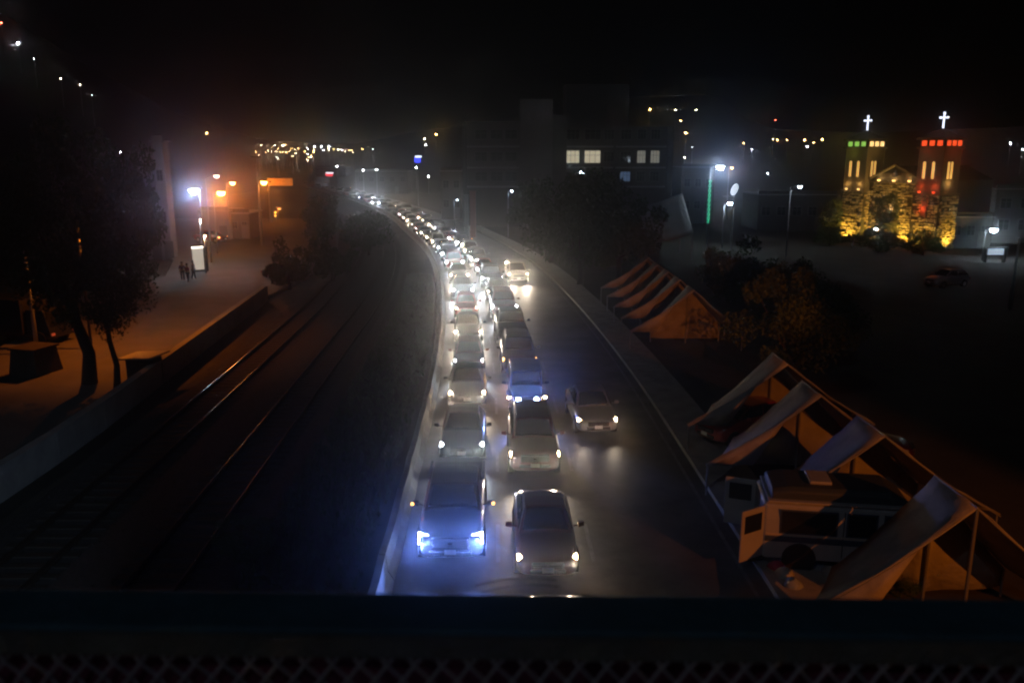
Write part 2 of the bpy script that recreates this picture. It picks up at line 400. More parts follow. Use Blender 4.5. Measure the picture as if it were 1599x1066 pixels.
# ------------------------------------------------------------------ street lamps
SOD = (1.0, 0.22, 0.012); LED = (0.5, 0.7, 1.0)
M_led = mat('led_lens', (0.8,0.8,0.8), 0.3, emit=(0.70, 0.85, 1.0), es=120)
M_sod = mat('sodium_lens', (0.8,0.6,0.3), 0.3, emit=(1.0, 0.42, 0.10), es=45)
M_ledd = mat('led_small', (0.8,0.8,0.8), 0.3, emit=(0.75, 0.9, 1.0), es=45)
def street_lamp(head, base_z, label, col, power, lens, arm=(1.2, 0), group='street lamps', r=.09, hs=1.0, cone=R(165), pm=None, aim=(0,0,-1), gs=1.0):
    hx, hy, hz = head; t = thing('street_lamp', label, 'street lamp', (hx-arm[0], hy-arm[1], base_z), 0, group)
    h = hz - base_z; a = Vector((arm[0], arm[1], 0)); n = a.normalized() if a.length else Vector((1,0,0))
    MB().tube([(0,0,0),(0,0,h*.5),(0,0,h-.05)], [r, r*.8, r*.6], 10).build('pole', pm or M_pole, t, smooth=True)
    MB().tube([(0,0,h-.25), a*.5+Vector((0,0,h+.02)), a+Vector((0,0,h+.08))], [r*.5]*3, 8).build('arm', pm or M_pole, t, smooth=True)
    rz = math.atan2(n.y, n.x); 
    hd = MB().hexa([(-.35*hs,-.13*hs,0),(.35*hs,-.13*hs,0),(.35*hs,.13*hs,0),(-.35*hs,.13*hs,0),(-.3*hs,-.08*hs,.14*hs),(.28*hs,-.06*hs,.09*hs),(.28*hs,.06*hs,.09*hs),(-.3*hs,.08*hs,.14*hs)]).build('lamp_head', M_pole, t, bevel=.02, loc=(a.x,a.y,h), rz=rz)
    MB().lathe([(.02,-.09*hs*gs*1.6),(.11*hs*gs,-.07*hs*gs*1.6),(.15*hs*gs,-.02*hs*gs*1.6),(.15*hs*gs,-.002)], 14).build('lens', lens, hd, smooth=True)
    if power and aim[0] == 0 and aim[1] == 0: light('POINT', (a.x, a.y, h-.16*hs*gs-.12), power, col, t, rad=.03)
    elif power: light('SPOT', (a.x, a.y, h-.16*hs*gs-.05), power, col, t, aim, cone, .5, .03)
    return t
def t_h(t): return max(c.location.z for c in t.children)
def P3(u, v, D): p = Pd(u, v, D); return (p.x, p.y, p.z)
t = street_lamp(P3(303,296,80), .25, 'street lamp with a dazzling blue-white head above the lit panel', LED, 50, M_led, (-.5,0), hs=2.2, gs=1.3)
light('SPOT', (-.5,-.6,t_h(t)-.5), 1500, (.30,.5,1), t, (.37,-1,.16), R(28), 1.0, .03)
t = street_lamp(P3(345,300,96), .2, 'brightest orange street lamp, right of the blue-white one', SOD, 260, M_sod, (.9,0), hs=1.6, gs=1.8)
light('SPOT', (.9,-.6,t_h(t)-.5), 3400, SOD, t, (18,-51,-9), R(50), 1.0, .03)
street_lamp(P3(363,285,118), 0, 'orange street lamp above and right of the brightest orange one', SOD, 520, M_sod, (.9,0), hs=1.4, gs=1.6)
street_lamp(P3(338,274,88), .2, 'street lamp with a flat pale head, highest of the orange cluster', (1,.6,.4), 220, mat('flat_lens', (.8,.6,.5), .3, emit=(1,.62,.45), es=7), (1.2,0), hs=1.8, cone=R(150))
street_lamp(P3(412,284,138), 0, 'orange street lamp beside the orange road sign', SOD, 500, M_sod, (.9,0), hs=1.6, gs=2.0)
street_lamp((-23.6,48,8.2), .25, 'sodium street lamp inside the tree crowns over the orange street', SOD, 2100, mat('sodium_dim', (.3,.25,.15), .3), (1.3,0), hs=.7, cone=R(140), aim=(.0,.12,-1), pm=M_dark)
street_lamp((21,-4.0,11.4), .1, 'sodium street lamp beside the footbridge lighting the near tents', SOD, 9000, M_sod, (-1.3,0), cone=R(30), aim=(-8.6,26,-9.8))
street_lamp((7.5,-9.0,12.4), .1, 'sodium street lamp behind the footbridge lighting the far tents', SOD, 26000, M_sod, (-1.3,0), cone=R(9), aim=(4.3,66,-9.6))
street_lamp((-5,-6,8.5), .0, 'cool street lamp beside the footbridge facing the retaining wall', LED, 4600, M_ledd, (-1.3,0), cone=R(30), aim=(-11,22.5,-9))
t = street_lamp(P3(1125,260,98), 0, 'blue-white street lamp on a pole wrapped in green light strings', LED, 45, M_led, (1.1,0), hs=1.8, gs=1.5)
light('SPOT', (1.1,-.6,t_h(t)-.5), 1000, (.35,.55,1), t, (-.26,-1,.10), R(28), 1.0, .03)
gl = MB(); M_green = mat('green_string', (.1,.6,.3), .4, emit=(.05, .8, .4), es=1.1)
hh = t.location
for a0 in (0, math.pi):
    pts = [(.12*math.cos(a0+k*.7), .12*math.sin(a0+k*.7), 3.6+k*.12) for k in range(42)]
    gl.tube(pts, .032, 5)
gl.build('light_string', M_green, t)
street_lamp(P3(1140,317,104), 0, 'low blue-white street lamp below the lit oval sign', LED, 16, M_led, (.7,0), hs=1.0, gs=1.8)
street_lamp(P3(1249,291,95), 0, 'lone street lamp with a pale pole left of the church', LED, 8, M_ledd, (1.0,0), hs=1.3)
street_lamp(P3(1552,358,92), 0, 'blue-white street lamp right of the church above the lit gate', LED, 15, M_led, (.9,0), hs=1.2, gs=2.0)
street_lamp(P3(909,269,112), 0, 'small cool lamp in front of the lit office windows', LED, 16, M_led, (.5,0), hs=.9, gs=2.0)
street_lamp(P3(799,298,118), 0, 'small cool lamp below the blank tower of the big building', LED, 20, M_ledd, (.5,0), hs=.9)
street_lamp(P3(714,312,130), 0, 'short lamp post with a pale arm beside the bend of the jam', LED, 60, M_ledd, (.5,0), hs=.5)
street_lamp(P3(1143,262,150), 0, 'orange street lamp right behind the green-lit pole', SOD, 60, M_sod, (.5,0), hs=1.2)
for u, v, D, u2, lb in [(38,392,47,48,'bare pole at far left in front of the dark truck'), (1592,372,62,1588,'pale pole at the right edge of the picture'), (399,240,105,405,'tall pole among the orange lamps')]:
    p = Pd(u, v, D); t = thing('utility_pole', lb, 'pole', (p.x, p.y, 0.0))
    MB().tube([(0,0,0),(0,0,p.z*.5),(0,0,p.z)], [.13,.11,.08], 10).build('shaft', M_pole, t, smooth=True)
    MB().box((0,0,p.z-.4), (1.2,.08,.08)).build('crossarm', M_wood, t)

# far lamps on the hills
M_fw = mat('far_lamp_white', (.8,.8,.8), .3, emit=(.8,.9,1), es=130)
M_fy = mat('far_lamp_orange', (.8,.6,.3), .3, emit=(1,.5,.15), es=130)
M_fg = mat('far_lamp_pale', (.8,.8,.6), .3, emit=(1,.82,.5), es=110)
M_fr = mat('far_lamp_red', (.8,.1,.1), .3, emit=(1,.06,.03), es=250)
lm_cache = {}
def far_lamp(u, v, size, m, label, group):
    p = on_hill(u, v); r_ = size*(p.y/FPX)*0.5; z0 = max(0, hill_h(p.x, p.y)) - .6
    t = thing('hillside_lamp', label, 'lamp', (p.x, p.y, z0), 0, group); h = max(.5, p.z - z0)
    MB().tube([(0,0,0),(0,0,h-r_*.6)], .08, 5).build('pole', M_pole, t)
    MB().lathe([(r_*.05,-r_),(r_*.7,-r_*.7),(r_,0),(r_*.7,r_*.7),(r_*.05,r_)], 8).build('globe', m, t, smooth=True, loc=(0,0,h))
for u, v, s_, m, lb in [(28,68,4.6,M_fw,'bright white lamp high on the left hill'),(53,92,1.6,M_fw,'small white lamp second from the top on the left hill'),
    (95,123,2.2,M_fg,'pale lamp third down the left hill'),(125,133,2.2,M_fg,'pale lamp fourth down the left hill'),(143,149,1.2,M_fw,'faint lamp lowest on the left hill'),
    (2,36,2.4,M_fr,'dim red lamp at the left edge on the hill'),(188,238,2.0,M_fw,'small white lamp left of the pale house'),(24,345,1.4,M_fw,'faint white lamp at the far left'),
    (323,208,3.2,M_fy,'orange lamp alone above the orange street lamps'),(663,217,2.4,M_fg,'pale lamp left of the big building, lower of the close pair'),
    (681,210,3.0,M_fy,'orange lamp left of the big building, upper of the close pair'),(665,226,1.8,M_fw,'white lamp just below the pair left of the big building'),
    (526,260,2.6,M_fw,'white lamp above the red light in the valley'),(567,266,2.8,M_fw,'white lamp in the valley, left of two alone'),(588,265,2.6,M_fw,'white lamp in the valley, right of two alone'),
    (650,262,3.0,M_fw,'white lamp below the blue sign'),(669,276,3.0,M_fw,'greenish white lamp cluster below the blue sign'),
    (1015,171,3.0,M_fy,'orange lamp leftmost on the hill above the offices'),(1055,172,2.0,M_fg,'pale lamp middle on the hill above the offices'),
    (1087,172,2.2,M_fg,'pale lamp right on the hill above the offices'),(1063,189,2.4,M_fy,'orange lamp just above the brightest hill lamp'),
    (1071,208,3.8,M_fy,'brightest orange lamp on the hill right of the offices'),(1069,246,2.4,M_fg,'greenish lamp right of the offices'),
    (1081,230,1.4,M_fw,'tiny white lamp right of the offices'),(1211,188,1.6,M_fr,'lone red lamp in the dark sky area left of the church'),
    (1207,218,2.2,M_fy,'orange lamp left of a pair on the skyline'),(1214,219,2.2,M_fy,'orange lamp right of a pair on the skyline'),(1229,219,1.8,M_fy,'dim orange lamp right of the skyline pair'),
    (1161,224,2.2,M_fy,'orange lamp above the oval sign'),(1174,234,1.6,M_fw,'tiny white lamp above the oval sign'),
    (1256,219,2.6,M_fy,'orange lamp near the left church tower, first of three'),(1261,229,2.2,M_fw,'white lamp below the three near the church tower'),
    (1270,223,1.8,M_fy,'orange lamp near the left church tower, second of three'),(1284,218,3.0,M_fy,'orange lamp near the left church tower, third and brightest'),
    (1199,271,2.2,M_fw,'white lamp halfway between the oval sign and the lone pole'),(1500,225,3.0,M_fg,'pale lamp just right of the red church tower'),
    (1578,224,3.4,M_fw,'white lamp at far right on the skyline'),(1597,234,1.8,M_fw,'faint white lamp at the right picture edge'),
    (430,325,0,None,''),]:
    if m: far_lamp(u, v, s_*.5, m, lb, 'scattered lamps on the hills')
town = [(408,227),(399,237),(404,242),(426,230),(429,227),(434,232),(442,227),(446,226),(431,237),(441,238),(419,236),(415,238),(424,237),(432,245),(434,248),(438,238),
        (452,236),(455,232),(461,234),(466,232),(462,240),(476,237),(480,232),(479,240),(481,241),(482,246),(485,245),(489,238),(491,229),(502,229),(514,229),(505,235),
        (513,234),(521,234),(513,232),(534,234),(539,237),(549,234),(551,238),(566,233),(582,233),(447,238),(457,244),(486,244),(480,250),(490,235),(528,234),(545,235)]
for k, (u, v) in enumerate(town):
    m = M_fw if k in (28,29,30,24,35) or k % 9 == 4 else (M_fy if k % 2 else M_fg)
    far_lamp(u, v, (1.5 if k in (28,29,30,6,41) else .9)*random.uniform(.6,.95), m, ('tiny white' if m is M_fw else 'tiny orange' if m is M_fy else 'tiny pale yellow') + ' lamp in the ' + ('left' if u < 450 else 'middle' if u < 500 else 'right') + ' third of the distant town lights', 'lamps of the distant town')

# ------------------------------------------------------------------ buildings
def window(parent, x, y, z, w, h, face, lit=None, nb=2, d=.08):
    """framed window on a wall: face 'y' looks to -Y, 'x-' to -X, 'x+' to +X"""
    rz = {'y':0, 'x-':-math.pi/2, 'x+':math.pi/2}[face]
    f = MB(); t_ = .07
    for sx in (-1,1): f.box((sx*(w/2-t_/2),0,0),(t_,d,h))
    for sz in (-1,1): f.box((0,0,sz*(h/2-t_/2)),(w-2*t_,d,t_))
    for k in range(1, nb): f.box((-w/2+w*k/nb,0,0),(.05,d*.8,h-2*t_))
    f.box((0,-.001,h*.12),(w-2*t_,d*.7,.045))
    fo = f.build('window', M_frame, parent, loc=(x,y,z), rz=rz)
    MB().box((0,.015,0),(w-2*t_,.02,h-2*t_)).build('pane', lit or M_wglass, fo)
    return fo
M_lit = mat('lit_room_warm', (.6,.55,.45), .6, emit=(1,.88,.62), es=.42)
M_litd = mat('lit_room_dim', (.5,.5,.45), .6, emit=(.9,.88,.75), es=.16)
M_litb = mat('lit_room_blue', (.4,.5,.6), .6, emit=(.3,.5,.9), es=.12)
# big office building
Db = 134; k_ = Db/FPX*1.0
def ux(u, D=Db): return (u-799.5)/FPX*D*1.0
def vz(v, D=Db): return Pd(800, v, D).z
ob = thing('office_building', 'large grey office building with a blank tower block and four lit windows', 'building', (0, Db, 0))
def blk(name, u0, u1, vt, y0, dep, m=M_wallb):
    x0, x1, z = ux(u0, Db+y0), ux(u1, Db+y0), vz(vt, Db+y0)
    MB().box(((x0+x1)/2, y0+dep/2, z/2), (x1-x0, dep, z)).build(name, m, ob)
    return x0, x1, z
blk('left_wing', 726, 812, 190, 1.0, 12)
blk('tower_block', 812, 861, 155, -0.6, 8, mat('render_pale', (.13,.13,.125), .85, noise=.25, nscale=.3))
blk('stair_tower', 861.3, 883, 180, 0.2, 7)
blk('right_wing', 883.3, 1045, 198, 1.0, 14)
blk('roof_room', 880, 975, 132, 16, 6)
for u0, u1 in ((724,729),(1037,1042),(955,958)): 
    x0, x1 = ux(u0), ux(u1); MB().box(((x0+x1)/2, .7, vz(197)/2), (x1-x0, .55, vz(197))).build('pilaster', M_wallb, ob)
for v in (229, 262, 292):
    for u0, u1 in ((730,811),(884,1036)):
        MB().box(((ux(u0)+ux(u1))/2, .93, vz(v)), (ux(u1)-ux(u0), .13, .28)).build('ledge', M_wallw, ob)
for v in (210, 245, 276):
    for u in (752, 776, 798): window(ob, ux(u), .96, vz(v), 2.0, 1.5, 'y')
    for u, w in ((893,2.1),(923,2.6),(948,1.6),(974,1.7),(998,1.4),(1019,1.5)):
        L_ = None
        if v == 245: L_ = {893:M_lit, 923:M_lit, 998:M_litd, 1019:M_litd}.get(u)
        if v == 276 and u == 974: L_ = M_litb
        window(ob, ux(u), .96, vz(v), w, 2.0 if L_ in (M_lit, M_litd) else 1.6, 'y', L_, 3)
# dark plain buildings
def house(u0, u1, vt, D, label, m=M_wallb, dep=9, rows=((.35,1.4),), nw=3, name='house', lit=None, group=None, roof=True):
    x0, x1 = ux(u0, D), ux(u1, D); z = vz(vt, D)
    t = thing(name, label, 'building', ((x0+x1)/2, D, 0), 0, group); w = x1-x0
    MB().box((0, dep/2, z/2), (w, dep, z)).build('wall', m, t)
    if roof:
        MB().box((0, dep/2, z+.08), (w+.4, dep+.4, .16)).build('roof', M_wallw, t)
        MB().box((0, .15, z+.42), (w, .18, .5)).build('parapet', m, t)
    for zf, hh_ in rows:
        for k in range(nw):
            window(t, -w/2+w*(k+.5)/nw, -.04, z*zf+.3, min(1.5, w/nw*.6), hh_, 'y', (lit or {}).get((zf,k)))
    MB().box((w*.28, -.05, 1.05), (1.0, .1, 2.1)).build('door', M_frame, t)
    return t
house(252, 268, 222, 92, 'tall narrow pale house wall left of the blue-white lamp', M_wallw, 1.6, ((.35,1.2),(.7,1.2)), 1)
house(228, 251, 248, 93, 'lower pale flat-roofed house left of the narrow one', M_wallw, 4, ((.5,1.1),), 2)
house(316, 361, 331, 112, 'small pale garage-like building behind the parked cars', M_wallw, 6, (), 1, name='garage')
house(362, 392, 334, 113, 'low dark building beside the pale garage', M_wallb, 6, ((.5,1.0),), 2)
house(690, 722, 268, 150, 'dark house left of the office building', M_wallb, 8, ((.3,1.4),(.7,1.4)), 2)
house(500, 545, 262, 330, 'low dark block at the valley end under the red light', M_wallb, 10, ((.6,1.6),), 3)
house(560, 640, 268, 250, 'long low dark hall in the valley', M_wallb, 12, ((.6,1.4),), 5)
house(1462, 1530, 282, 112, 'grey house right of the church with a plain upper floor', M_wallb, 9, ((.25,1.5),(.72,1.4)), 3)
house(1480, 1545, 340, 104, 'low grey annex behind the lamp right of the church', M_wallb, 6, ((.5,1.3),), 3)
house(1546, 1640, 296, 110, 'dark house at the right picture edge', M_wallb, 9, ((.3,1.5),(.7,1.4)), 3)
house(1060, 1110, 262, 142, 'dark low building between offices and green-lit pole', M_wallb, 9, ((.3,1.4),(.7,1.4)), 3)
house(1180, 1300, 305, 128, 'long dark wall-like building left of the church', M_wallb, 9, ((.5,1.4),), 5)
# lit gate
g = thing('gateway', 'lit white gateway below the lamp at the right', 'gate', (ux(1555,90), 90, 0))
zt = vz(388,90)
MB().box((-1.05,0,zt/2),(.25,.3,zt)).build('post', M_wallw, g); MB().box((1.05,0,zt/2),(.25,.3,zt)).build('post', M_wallw, g)
MB().box((0,0,zt+.1),(2.5,.34,.2)).build('lintel', M_wallw, g)
MB().box((0,.05,zt*.5+.4),(1.84,.06,zt-.85)).build('panel', mat('gate_panel', (.5,.6,.7), .5, emit=(.65,.8,1), es=.55), g)
# columns by the bend
for u, m_, lb, w, vt in ((729, M_wallw, 'pale vertical sign column beside the bend of the jam', .55, 306), (739, mat('pink_render', (.42,.22,.19), .8), 'reddish column right of the pale one at the bend', .8, 300)):
    D = 118; z = vz(vt, D); t = thing('column', lb, 'column', (ux(u,D), D, 0)); MB().box((0,0,z/2),(w,w,z)).build('shaft', m_, t, bevel=.03); MB().box((0,0,z+.08),(w+.15,w+.15,.16)).build('cap', m_, t)
# orange road sign
D = 142; t = thing('road_sign', 'wide orange-lit road sign on a post at the end of the street', 'sign', (ux(426,D), D-.3, 0))
zt = vz(278, D); MB().tube([(0,0,0),(0,0,zt)], .14, 8).build('post', M_pole, t)
MB().box((2.15,-.16,zt-.65),(4.0,.08,1.2)).build('board', mat('sign_board', (.75,.55,.3), .6, noise=.3, nscale=2), t)
MB().box((0.4,-.22,zt-.6),(.35,.04,.35)).build('symbol', M_dark, t)
light('SPOT', (-1.2,-1.6,zt-.3), 330, SOD, t, (3,1.4,-.1), R(120), .6, .1)
# small valley signs
for u, v, D, m_, lb, w, h in ((514,273,300,mat('red_sign',(.5,.05,.05),.5,emit=(1,.05,.07),es=1.6),'small glowing red sign in the distant valley',2.4,.9),
                              (652,250,190,mat('blue_sign',(.05,.05,.6),.5,emit=(.05,.07,1),es=1.8),'small glowing blue sign with a white top left of the offices',1.3,1.1)):
    p = Pd(u,v,D); t = thing('lit_sign', lb, 'sign', (p.x,p.y,0)); MB().tube([(0,0,0),(0,0,p.z-h/2)], .12, 8).build('post', M_pole, t)
    MB().box((0,0,p.z),(w,.3,h)).build('panel', m_, t, bevel=.03); MB().box((.2,-.02,p.z+h/2+.18),(w*1.1,.3,.34)).build('top_light', mat('sign_top',(.8,.8,.9),.4,emit=(.8,.9,1),es=2.2), t)
# oval sign
p = Pd(1147, 296, 101); t = thing('oval_sign', 'tilted white lit oval sign right of the green-lit pole', 'sign', (p.x,p.y,0))
MB().tube([(0,.1,0),(0,.1,p.z-.5)], .09, 8).build('post', M_pole, t)
ov = MB(); ov.lathe([(.75,-.06),(.8,0),(.75,.06)], 28, Matrix.Rotation(R(22),4,'Y') @ Matrix.Rotation(R(90),4,'X') @ Matrix.Diagonal((.5,.9,1,1)))
ov.build('panel', mat('oval_panel',(.8,.8,.8),.4,emit=(.75,.85,.95),es=.75), t, loc=(0,0,p.z))
br = MB()
for k in range(4): br.tube([(-.2+.12*k-.1,-.09,-.45+k*.05),(-.12+.12*k+.02,-.09,.42+k*.04)], .018, 5)
br.build('bar', M_pole, t, loc=(0,0,p.z))
MB().box((-.5,.1,p.z-.82),(1.5,.5,.08)).build('shelf', M_wallw, t)
# membrane canopy
t = thing('membrane_canopy', 'big pale sagging canopy roof lit by the blue-white lamp', 'canopy', (ux(1020,92), 92, 0))
M_memb = mat('membrane_grey', (.16,.16,.165), .8, noise=.3, nscale=.8)
m = MB(); n = 10; vs = []; fs = []
for j in range(n+1):
    for i in range(n+1):
        a, b = i/n, j/n; x = -4.4+8.8*a; y_ = b*7; z = 3.0 + 2.6*a**.8*b + .9*b - 1.0*math.sin(math.pi*a)*(1-b*.6) + .5*b
        vs.append((x, y_, z))
for j in range(n):
    for i in range(n): q = j*(n+1)+i; fs.append((q,q+1,q+n+2,q+n+1))
m.add(vs, fs); o = m.build('membrane', M_memb, t, smooth=True); s_ = o.modifiers.new('thick','SOLIDIFY'); s_.thickness = .03
for x, y_, z in ((-4.3,.1,3.0),(4.3,.1,3.0),(-4.3,6.9,4.3),(4.3,6.9,7.0)): MB().tube([(x,y_,0),(x,y_,z)], .08, 8).build('post', M_pole, t)

# ------------------------------------------------------------------ church
ch = thing('church', 'floodlit stone church with two towers, green and red lamps and lit crosses', 'church', (49.0, 107.5, 0), R(-61))
def wallbox(nm, c, d, m): return MB().box(c, d).build(nm, m, ch)
TX = 5.35; TW = 3.3; TH = 13.0
M_cg = mat('green_lamp_glass', (.3,.6,.2), .4, emit=(.45,.9,.15), es=.55)
M_cy = mat('yellow_lamp_glass', (.8,.6,.3), .4, emit=(1,.62,.22), es=1.5)
M_crd = mat('red_lamp_glass', (.7,.1,.05), .4, emit=(1,.09,.02), es=1.1)
M_lou = mat('belfry_glow', (.8,.6,.3), .5, emit=(1,.52,.12), es=.75)
M_cross = mat('cross_neon', (.8,.8,.9), .4, emit=(.75,.8,1), es=2.2)
def stones(pf, x0, x1, z0, z1, y, nrm, skip=lambda x, z: False):
    """irregular stones, each proud of the wall, on a face; pf maps (a, z, out) to a point"""
    z = z0
    while z < z1:
        hz = random.uniform(.24,.42); x = x0 - random.uniform(0,.3)
        while x < x1:
            w = random.uniform(.3,.75); w = min(w, x1-x)
            if w > .12 and x >= x0-.02 and random.random() > .07 and not skip(x+w/2, z+hz/2):
                o_ = random.uniform(.05,.2); g_ = .045; j = lambda: random.uniform(-.035,.035)
                zj = random.uniform(-.07,.07); a0, a1, b0, b1 = x+g_+j(), x+w-g_+j(), z+g_+j()+zj, z+hz-g_+j()+zj
                pf.hexa([nrm(a0,b0,0),nrm(a1,b0,0),nrm(a1,b1,0),nrm(a0,b1,0),nrm(a0+.03,b0+.03,o_),nrm(a1-.03,b0+.03,o_),nrm(a1-.03,b1-.03,o_),nrm(a0+.03,b1-.03,o_)])
            x += w
        z += hz
for sx, side in ((-1,'left'),(1,'right')):
    X = sx*TX
    wallbox('tower_base', (X,0,3.3), (TW+.3,TW+.3,6.6), M_mortar)
    wallbox('tower_shaft', (X,0,9.35), (TW,TW,5.5), M_plast)
    wallbox('cornice', (X,0,12.2), (TW+.5,TW+.5,.22), M_plast)
    wallbox('lantern_band', (X,0,12.72), (TW+.05,TW+.05,.82), M_mortar)
    wallbox('cornice', (X,0,13.24), (TW+.6,TW+.6,.2), M_plast)
    m = MB(); h_ = (TW+.3)/2; m.add([(X-h_,-h_,13.35),(X+h_,-h_,13.35),(X+h_,h_,13.35),(X-h_,h_,13.35),(X,0,14.5)], [(0,1,4),(1,2,4),(2,3,4),(3,0,4),(3,2,1,0)]); m.build('spire_roof', M_plast, ch)
    c = MB(); c.box((X,0,15.35),(.14,.14,1.75)); c.box((X,0,15.7),(.85,.13,.15)); 
    for q in ((X-.47,0,15.7),(X+.47,0,15.7),(X,0,16.22)): c.box(q,(.16,.2,.22))
    co = c.build('cross', M_cross, ch)
    for k in (-1,0,1):
        fm = M_cg if sx < 0 else M_crd; sm = M_cy if sx < 0 else M_crd
        MB().box((X+k*1.02,-TW/2-.05,12.72),(.62,.1,.6)).build('lamp_panel', fm, ch)
        MB().box((X+TW/2+.05,k*1.02,12.72),(.1,.62,.6)).build('lamp_panel', sm, ch)
    # stone facing on the two seen sides
    st = MB(); hb = (TW+.3)/2
    stones(st, -hb, hb, 0.1, 6.6, 0, lambda a,b,o: (X+a, -hb-o, b), lambda a,b: sx>0 and math.hypot(a,b-1.9) < .5)
    stones(st, -hb, hb, 0.1, 6.6, 0, lambda a,b,o: (X+hb+o, a, b))
    stones(st, -hb, hb, 0.1, 6.6, 0, lambda a,b,o: (X-hb-o, -a, b))
    tag(st.build('stone_facing', M_stone, ch), kind='stuff')
    # belfry slits
    def slit(x, y_, fx):
        n_ = 8; w = .17; zb, zt_ = 8.55, 10.4; o_ = MB(); P = [(-w,zb),(w,zb)] + [(w*math.cos(math.pi*k/n_), zt_+w*math.sin(math.pi*k/n_)) for k in range(n_+1)]
        f3 = (lambda a,b,q: (x+a, y_-q, b)) if fx else (lambda a,b,q: (x+q, y_+a, b))
        vs = [f3(a,b,-.02) for a,b in P]+[f3(a,b,.045) for a,b in P]; nn = len(P)
        o_.add(vs, [tuple(range(nn)), tuple(range(2*nn-1,nn-1,-1))]+[(k,(k+1)%nn,nn+(k+1)%nn,nn+k) for k in range(nn)])
        o_.build('belfry_window', M_lou, ch)
    for k in (-.75, .45): slit(X+k, -TW/2, True)
    for k in (-.55, .05): slit(X+TW/2, k, False)
    for k in (-.95, .95):
        light('POINT', (X+k, -TW/2-.35, 7.6), 30, (1,.55,.15) if sx < 0 else (1,.10,.02), ch, rad=.12)
    light('POINT', (X+TW/2+.4, -.3, 8.0), 40, (1,.55,.15), ch, rad=.12)
    light('SPOT', (X-.3, -TW/2-1.0, .2), 2600, (1,.58,.07), ch, (0.05,.22,2.3), R(130), .8, .15)
    light('SPOT', (X+TW/2+1.0, 0, .2), 2600, (1,.58,.07), ch, (-.22,0,2.3), R(130), .8, .15)
    light('POINT', (X-.4, -TW/2-.8, 11.7), 14, (.7,.8,.1) if sx < 0 else (1,.08,.02), ch, rad=.1)
    light('POINT', (X+TW/2+.8, 0, 11.7), 14, (1,.6,.1) if sx < 0 else (1,.08,.02), ch, rad=.1)
    wallbox('ledge', (X,0,6.72), (TW+.55,TW+.55,.2), M_plast)
    for k in (-.95, .95): MB().lathe([(.05,0),(.16,.05),(.18,.22),(.02,.24)], 10).build('uplight', M_cy if sx < 0 else M_crd, ch, loc=(X+k, -TW/2-.22, 6.83))
    m = MB(); m.lathe([(.38,-.03),(.45,.03),(.3,.05)], 20, Matrix.Translation((X,-hb-.04,1.9 if sx>0 else 4.9)) @ Matrix.Rotation(R(90),4,'X')); m.build('round_window', M_wglass, ch)
# nave front
nf = MB(); nf.add([(-3.7,-.6,0),(3.7,-.6,0),(3.7,-.6,8.2),(0,-.6,10.0),(-3.7,-.6,8.2),(-3.7,14,0),(3.7,14,0),(3.7,14,8.2),(0,14,10.0),(-3.7,14,8.2)],
       [(0,1,2,3,4),(9,8,7,6,5),(1,6,7,2),(2,7,8,3),(3,8,9,4),(4,9,5,0)]); nf.build('nave', M_mortar, ch)
st = MB(); stones(st, -3.6, 3.6, .1, 7.9, 0, lambda a,b,o: (a, -.6-o, b), lambda a,b: (abs(a)<1.2 and b<3.4) or (abs(abs(a)-0)<.45 and 4.8<b<6.9) or math.hypot(abs(a)-2.5,b-5.6)<.45)
tag(st.build('stone_facing', M_stone, ch), kind='stuff')
m = MB()
for s_ in (-1,1): m.hexa([(0,-1.0,10.0),(s_*3.7,-1.0,8.2),(s_*3.7,-.5,8.2),(0,-.5,10.0),(0,-1.0,10.25),(s_*3.7,-1.0,8.45),(s_*3.7,-.5,8.45),(0,-.5,10.25)])
m.build('gable_coping', M_plast, ch)
wallbox('gable_ledge', (0,-.75,7.95), (7.2,.3,.16), M_plast)
MB().box((0,-.62,8.6),(4.6,.1,1.0)).build('gable_panel', M_plast, ch)
m = MB(); m.lathe([(.32,-.02),(.4,.04),(.3,.06)], 20, Matrix.Translation((0,-.72,8.95)) @ Matrix.Rotation(R(90),4,'X')); m.build('round_window', M_wglass, ch)
for k in (-2.2,0,2.2):
    MB().lathe([(.05,0),(.2,.05),(.22,.2),(.02,.22)], 10).build('uplight', M_cy, ch, loc=(k,-.85,8.04)); light('POINT', (k,-1.05,8.35), 30, (1,.6,.2), ch, rad=.1)
# arched niche and door
n_ = 10; P = [(-.42,4.9),(.42,4.9)]+[(.42*math.cos(math.pi*k/n_), 6.3+.42*math.sin(math.pi*k/n_)) for k in range(n_+1)]
o_ = MB(); nn = len(P); o_.add([(a,-.62,b) for a,b in P]+[(a,-.70,b) for a,b in P], [tuple(range(nn)), tuple(range(2*nn-1,nn-1,-1))]+[(k,(k+1)%nn,nn+(k+1)%nn,nn+k) for k in range(nn)]); o_.build('arched_window', M_plast, ch)
MB().box((0,-.66,1.6),(2.0,.12,3.2)).build('door', M_wood, ch, bevel=.02)
light('POINT', (-.1,-1.1,4.9), 80, (1,.55,.2), ch, rad=.1)
light('SPOT', (-2.3,-1.7,.2), 2800, (1,.58,.07), ch, (.1,.3,2.6), R(130), .8, .15)
light('SPOT', (2.3,-1.7,.2), 2800, (1,.58,.07), ch, (-.1,.3,2.6), R(130), .8, .15)
light('POINT', (TX-.2,-TW/2-.7,5.0), 50, (1,.08,.02), ch, rad=.1)
MB().hexa([(TX-.45,-TW/2-.5,4.0),(TX+.45,-TW/2-.5,4.0),(TX+.45,-TW/2-.16,4.0),(TX-.45,-TW/2-.16,4.0),(TX-.35,-TW/2-.3,5.9),(TX+.35,-TW/2-.3,5.9),(TX+.35,-TW/2-.16,5.9),(TX-.35,-TW/2-.16,5.9)]).build('tower_niche', M_plast, ch)
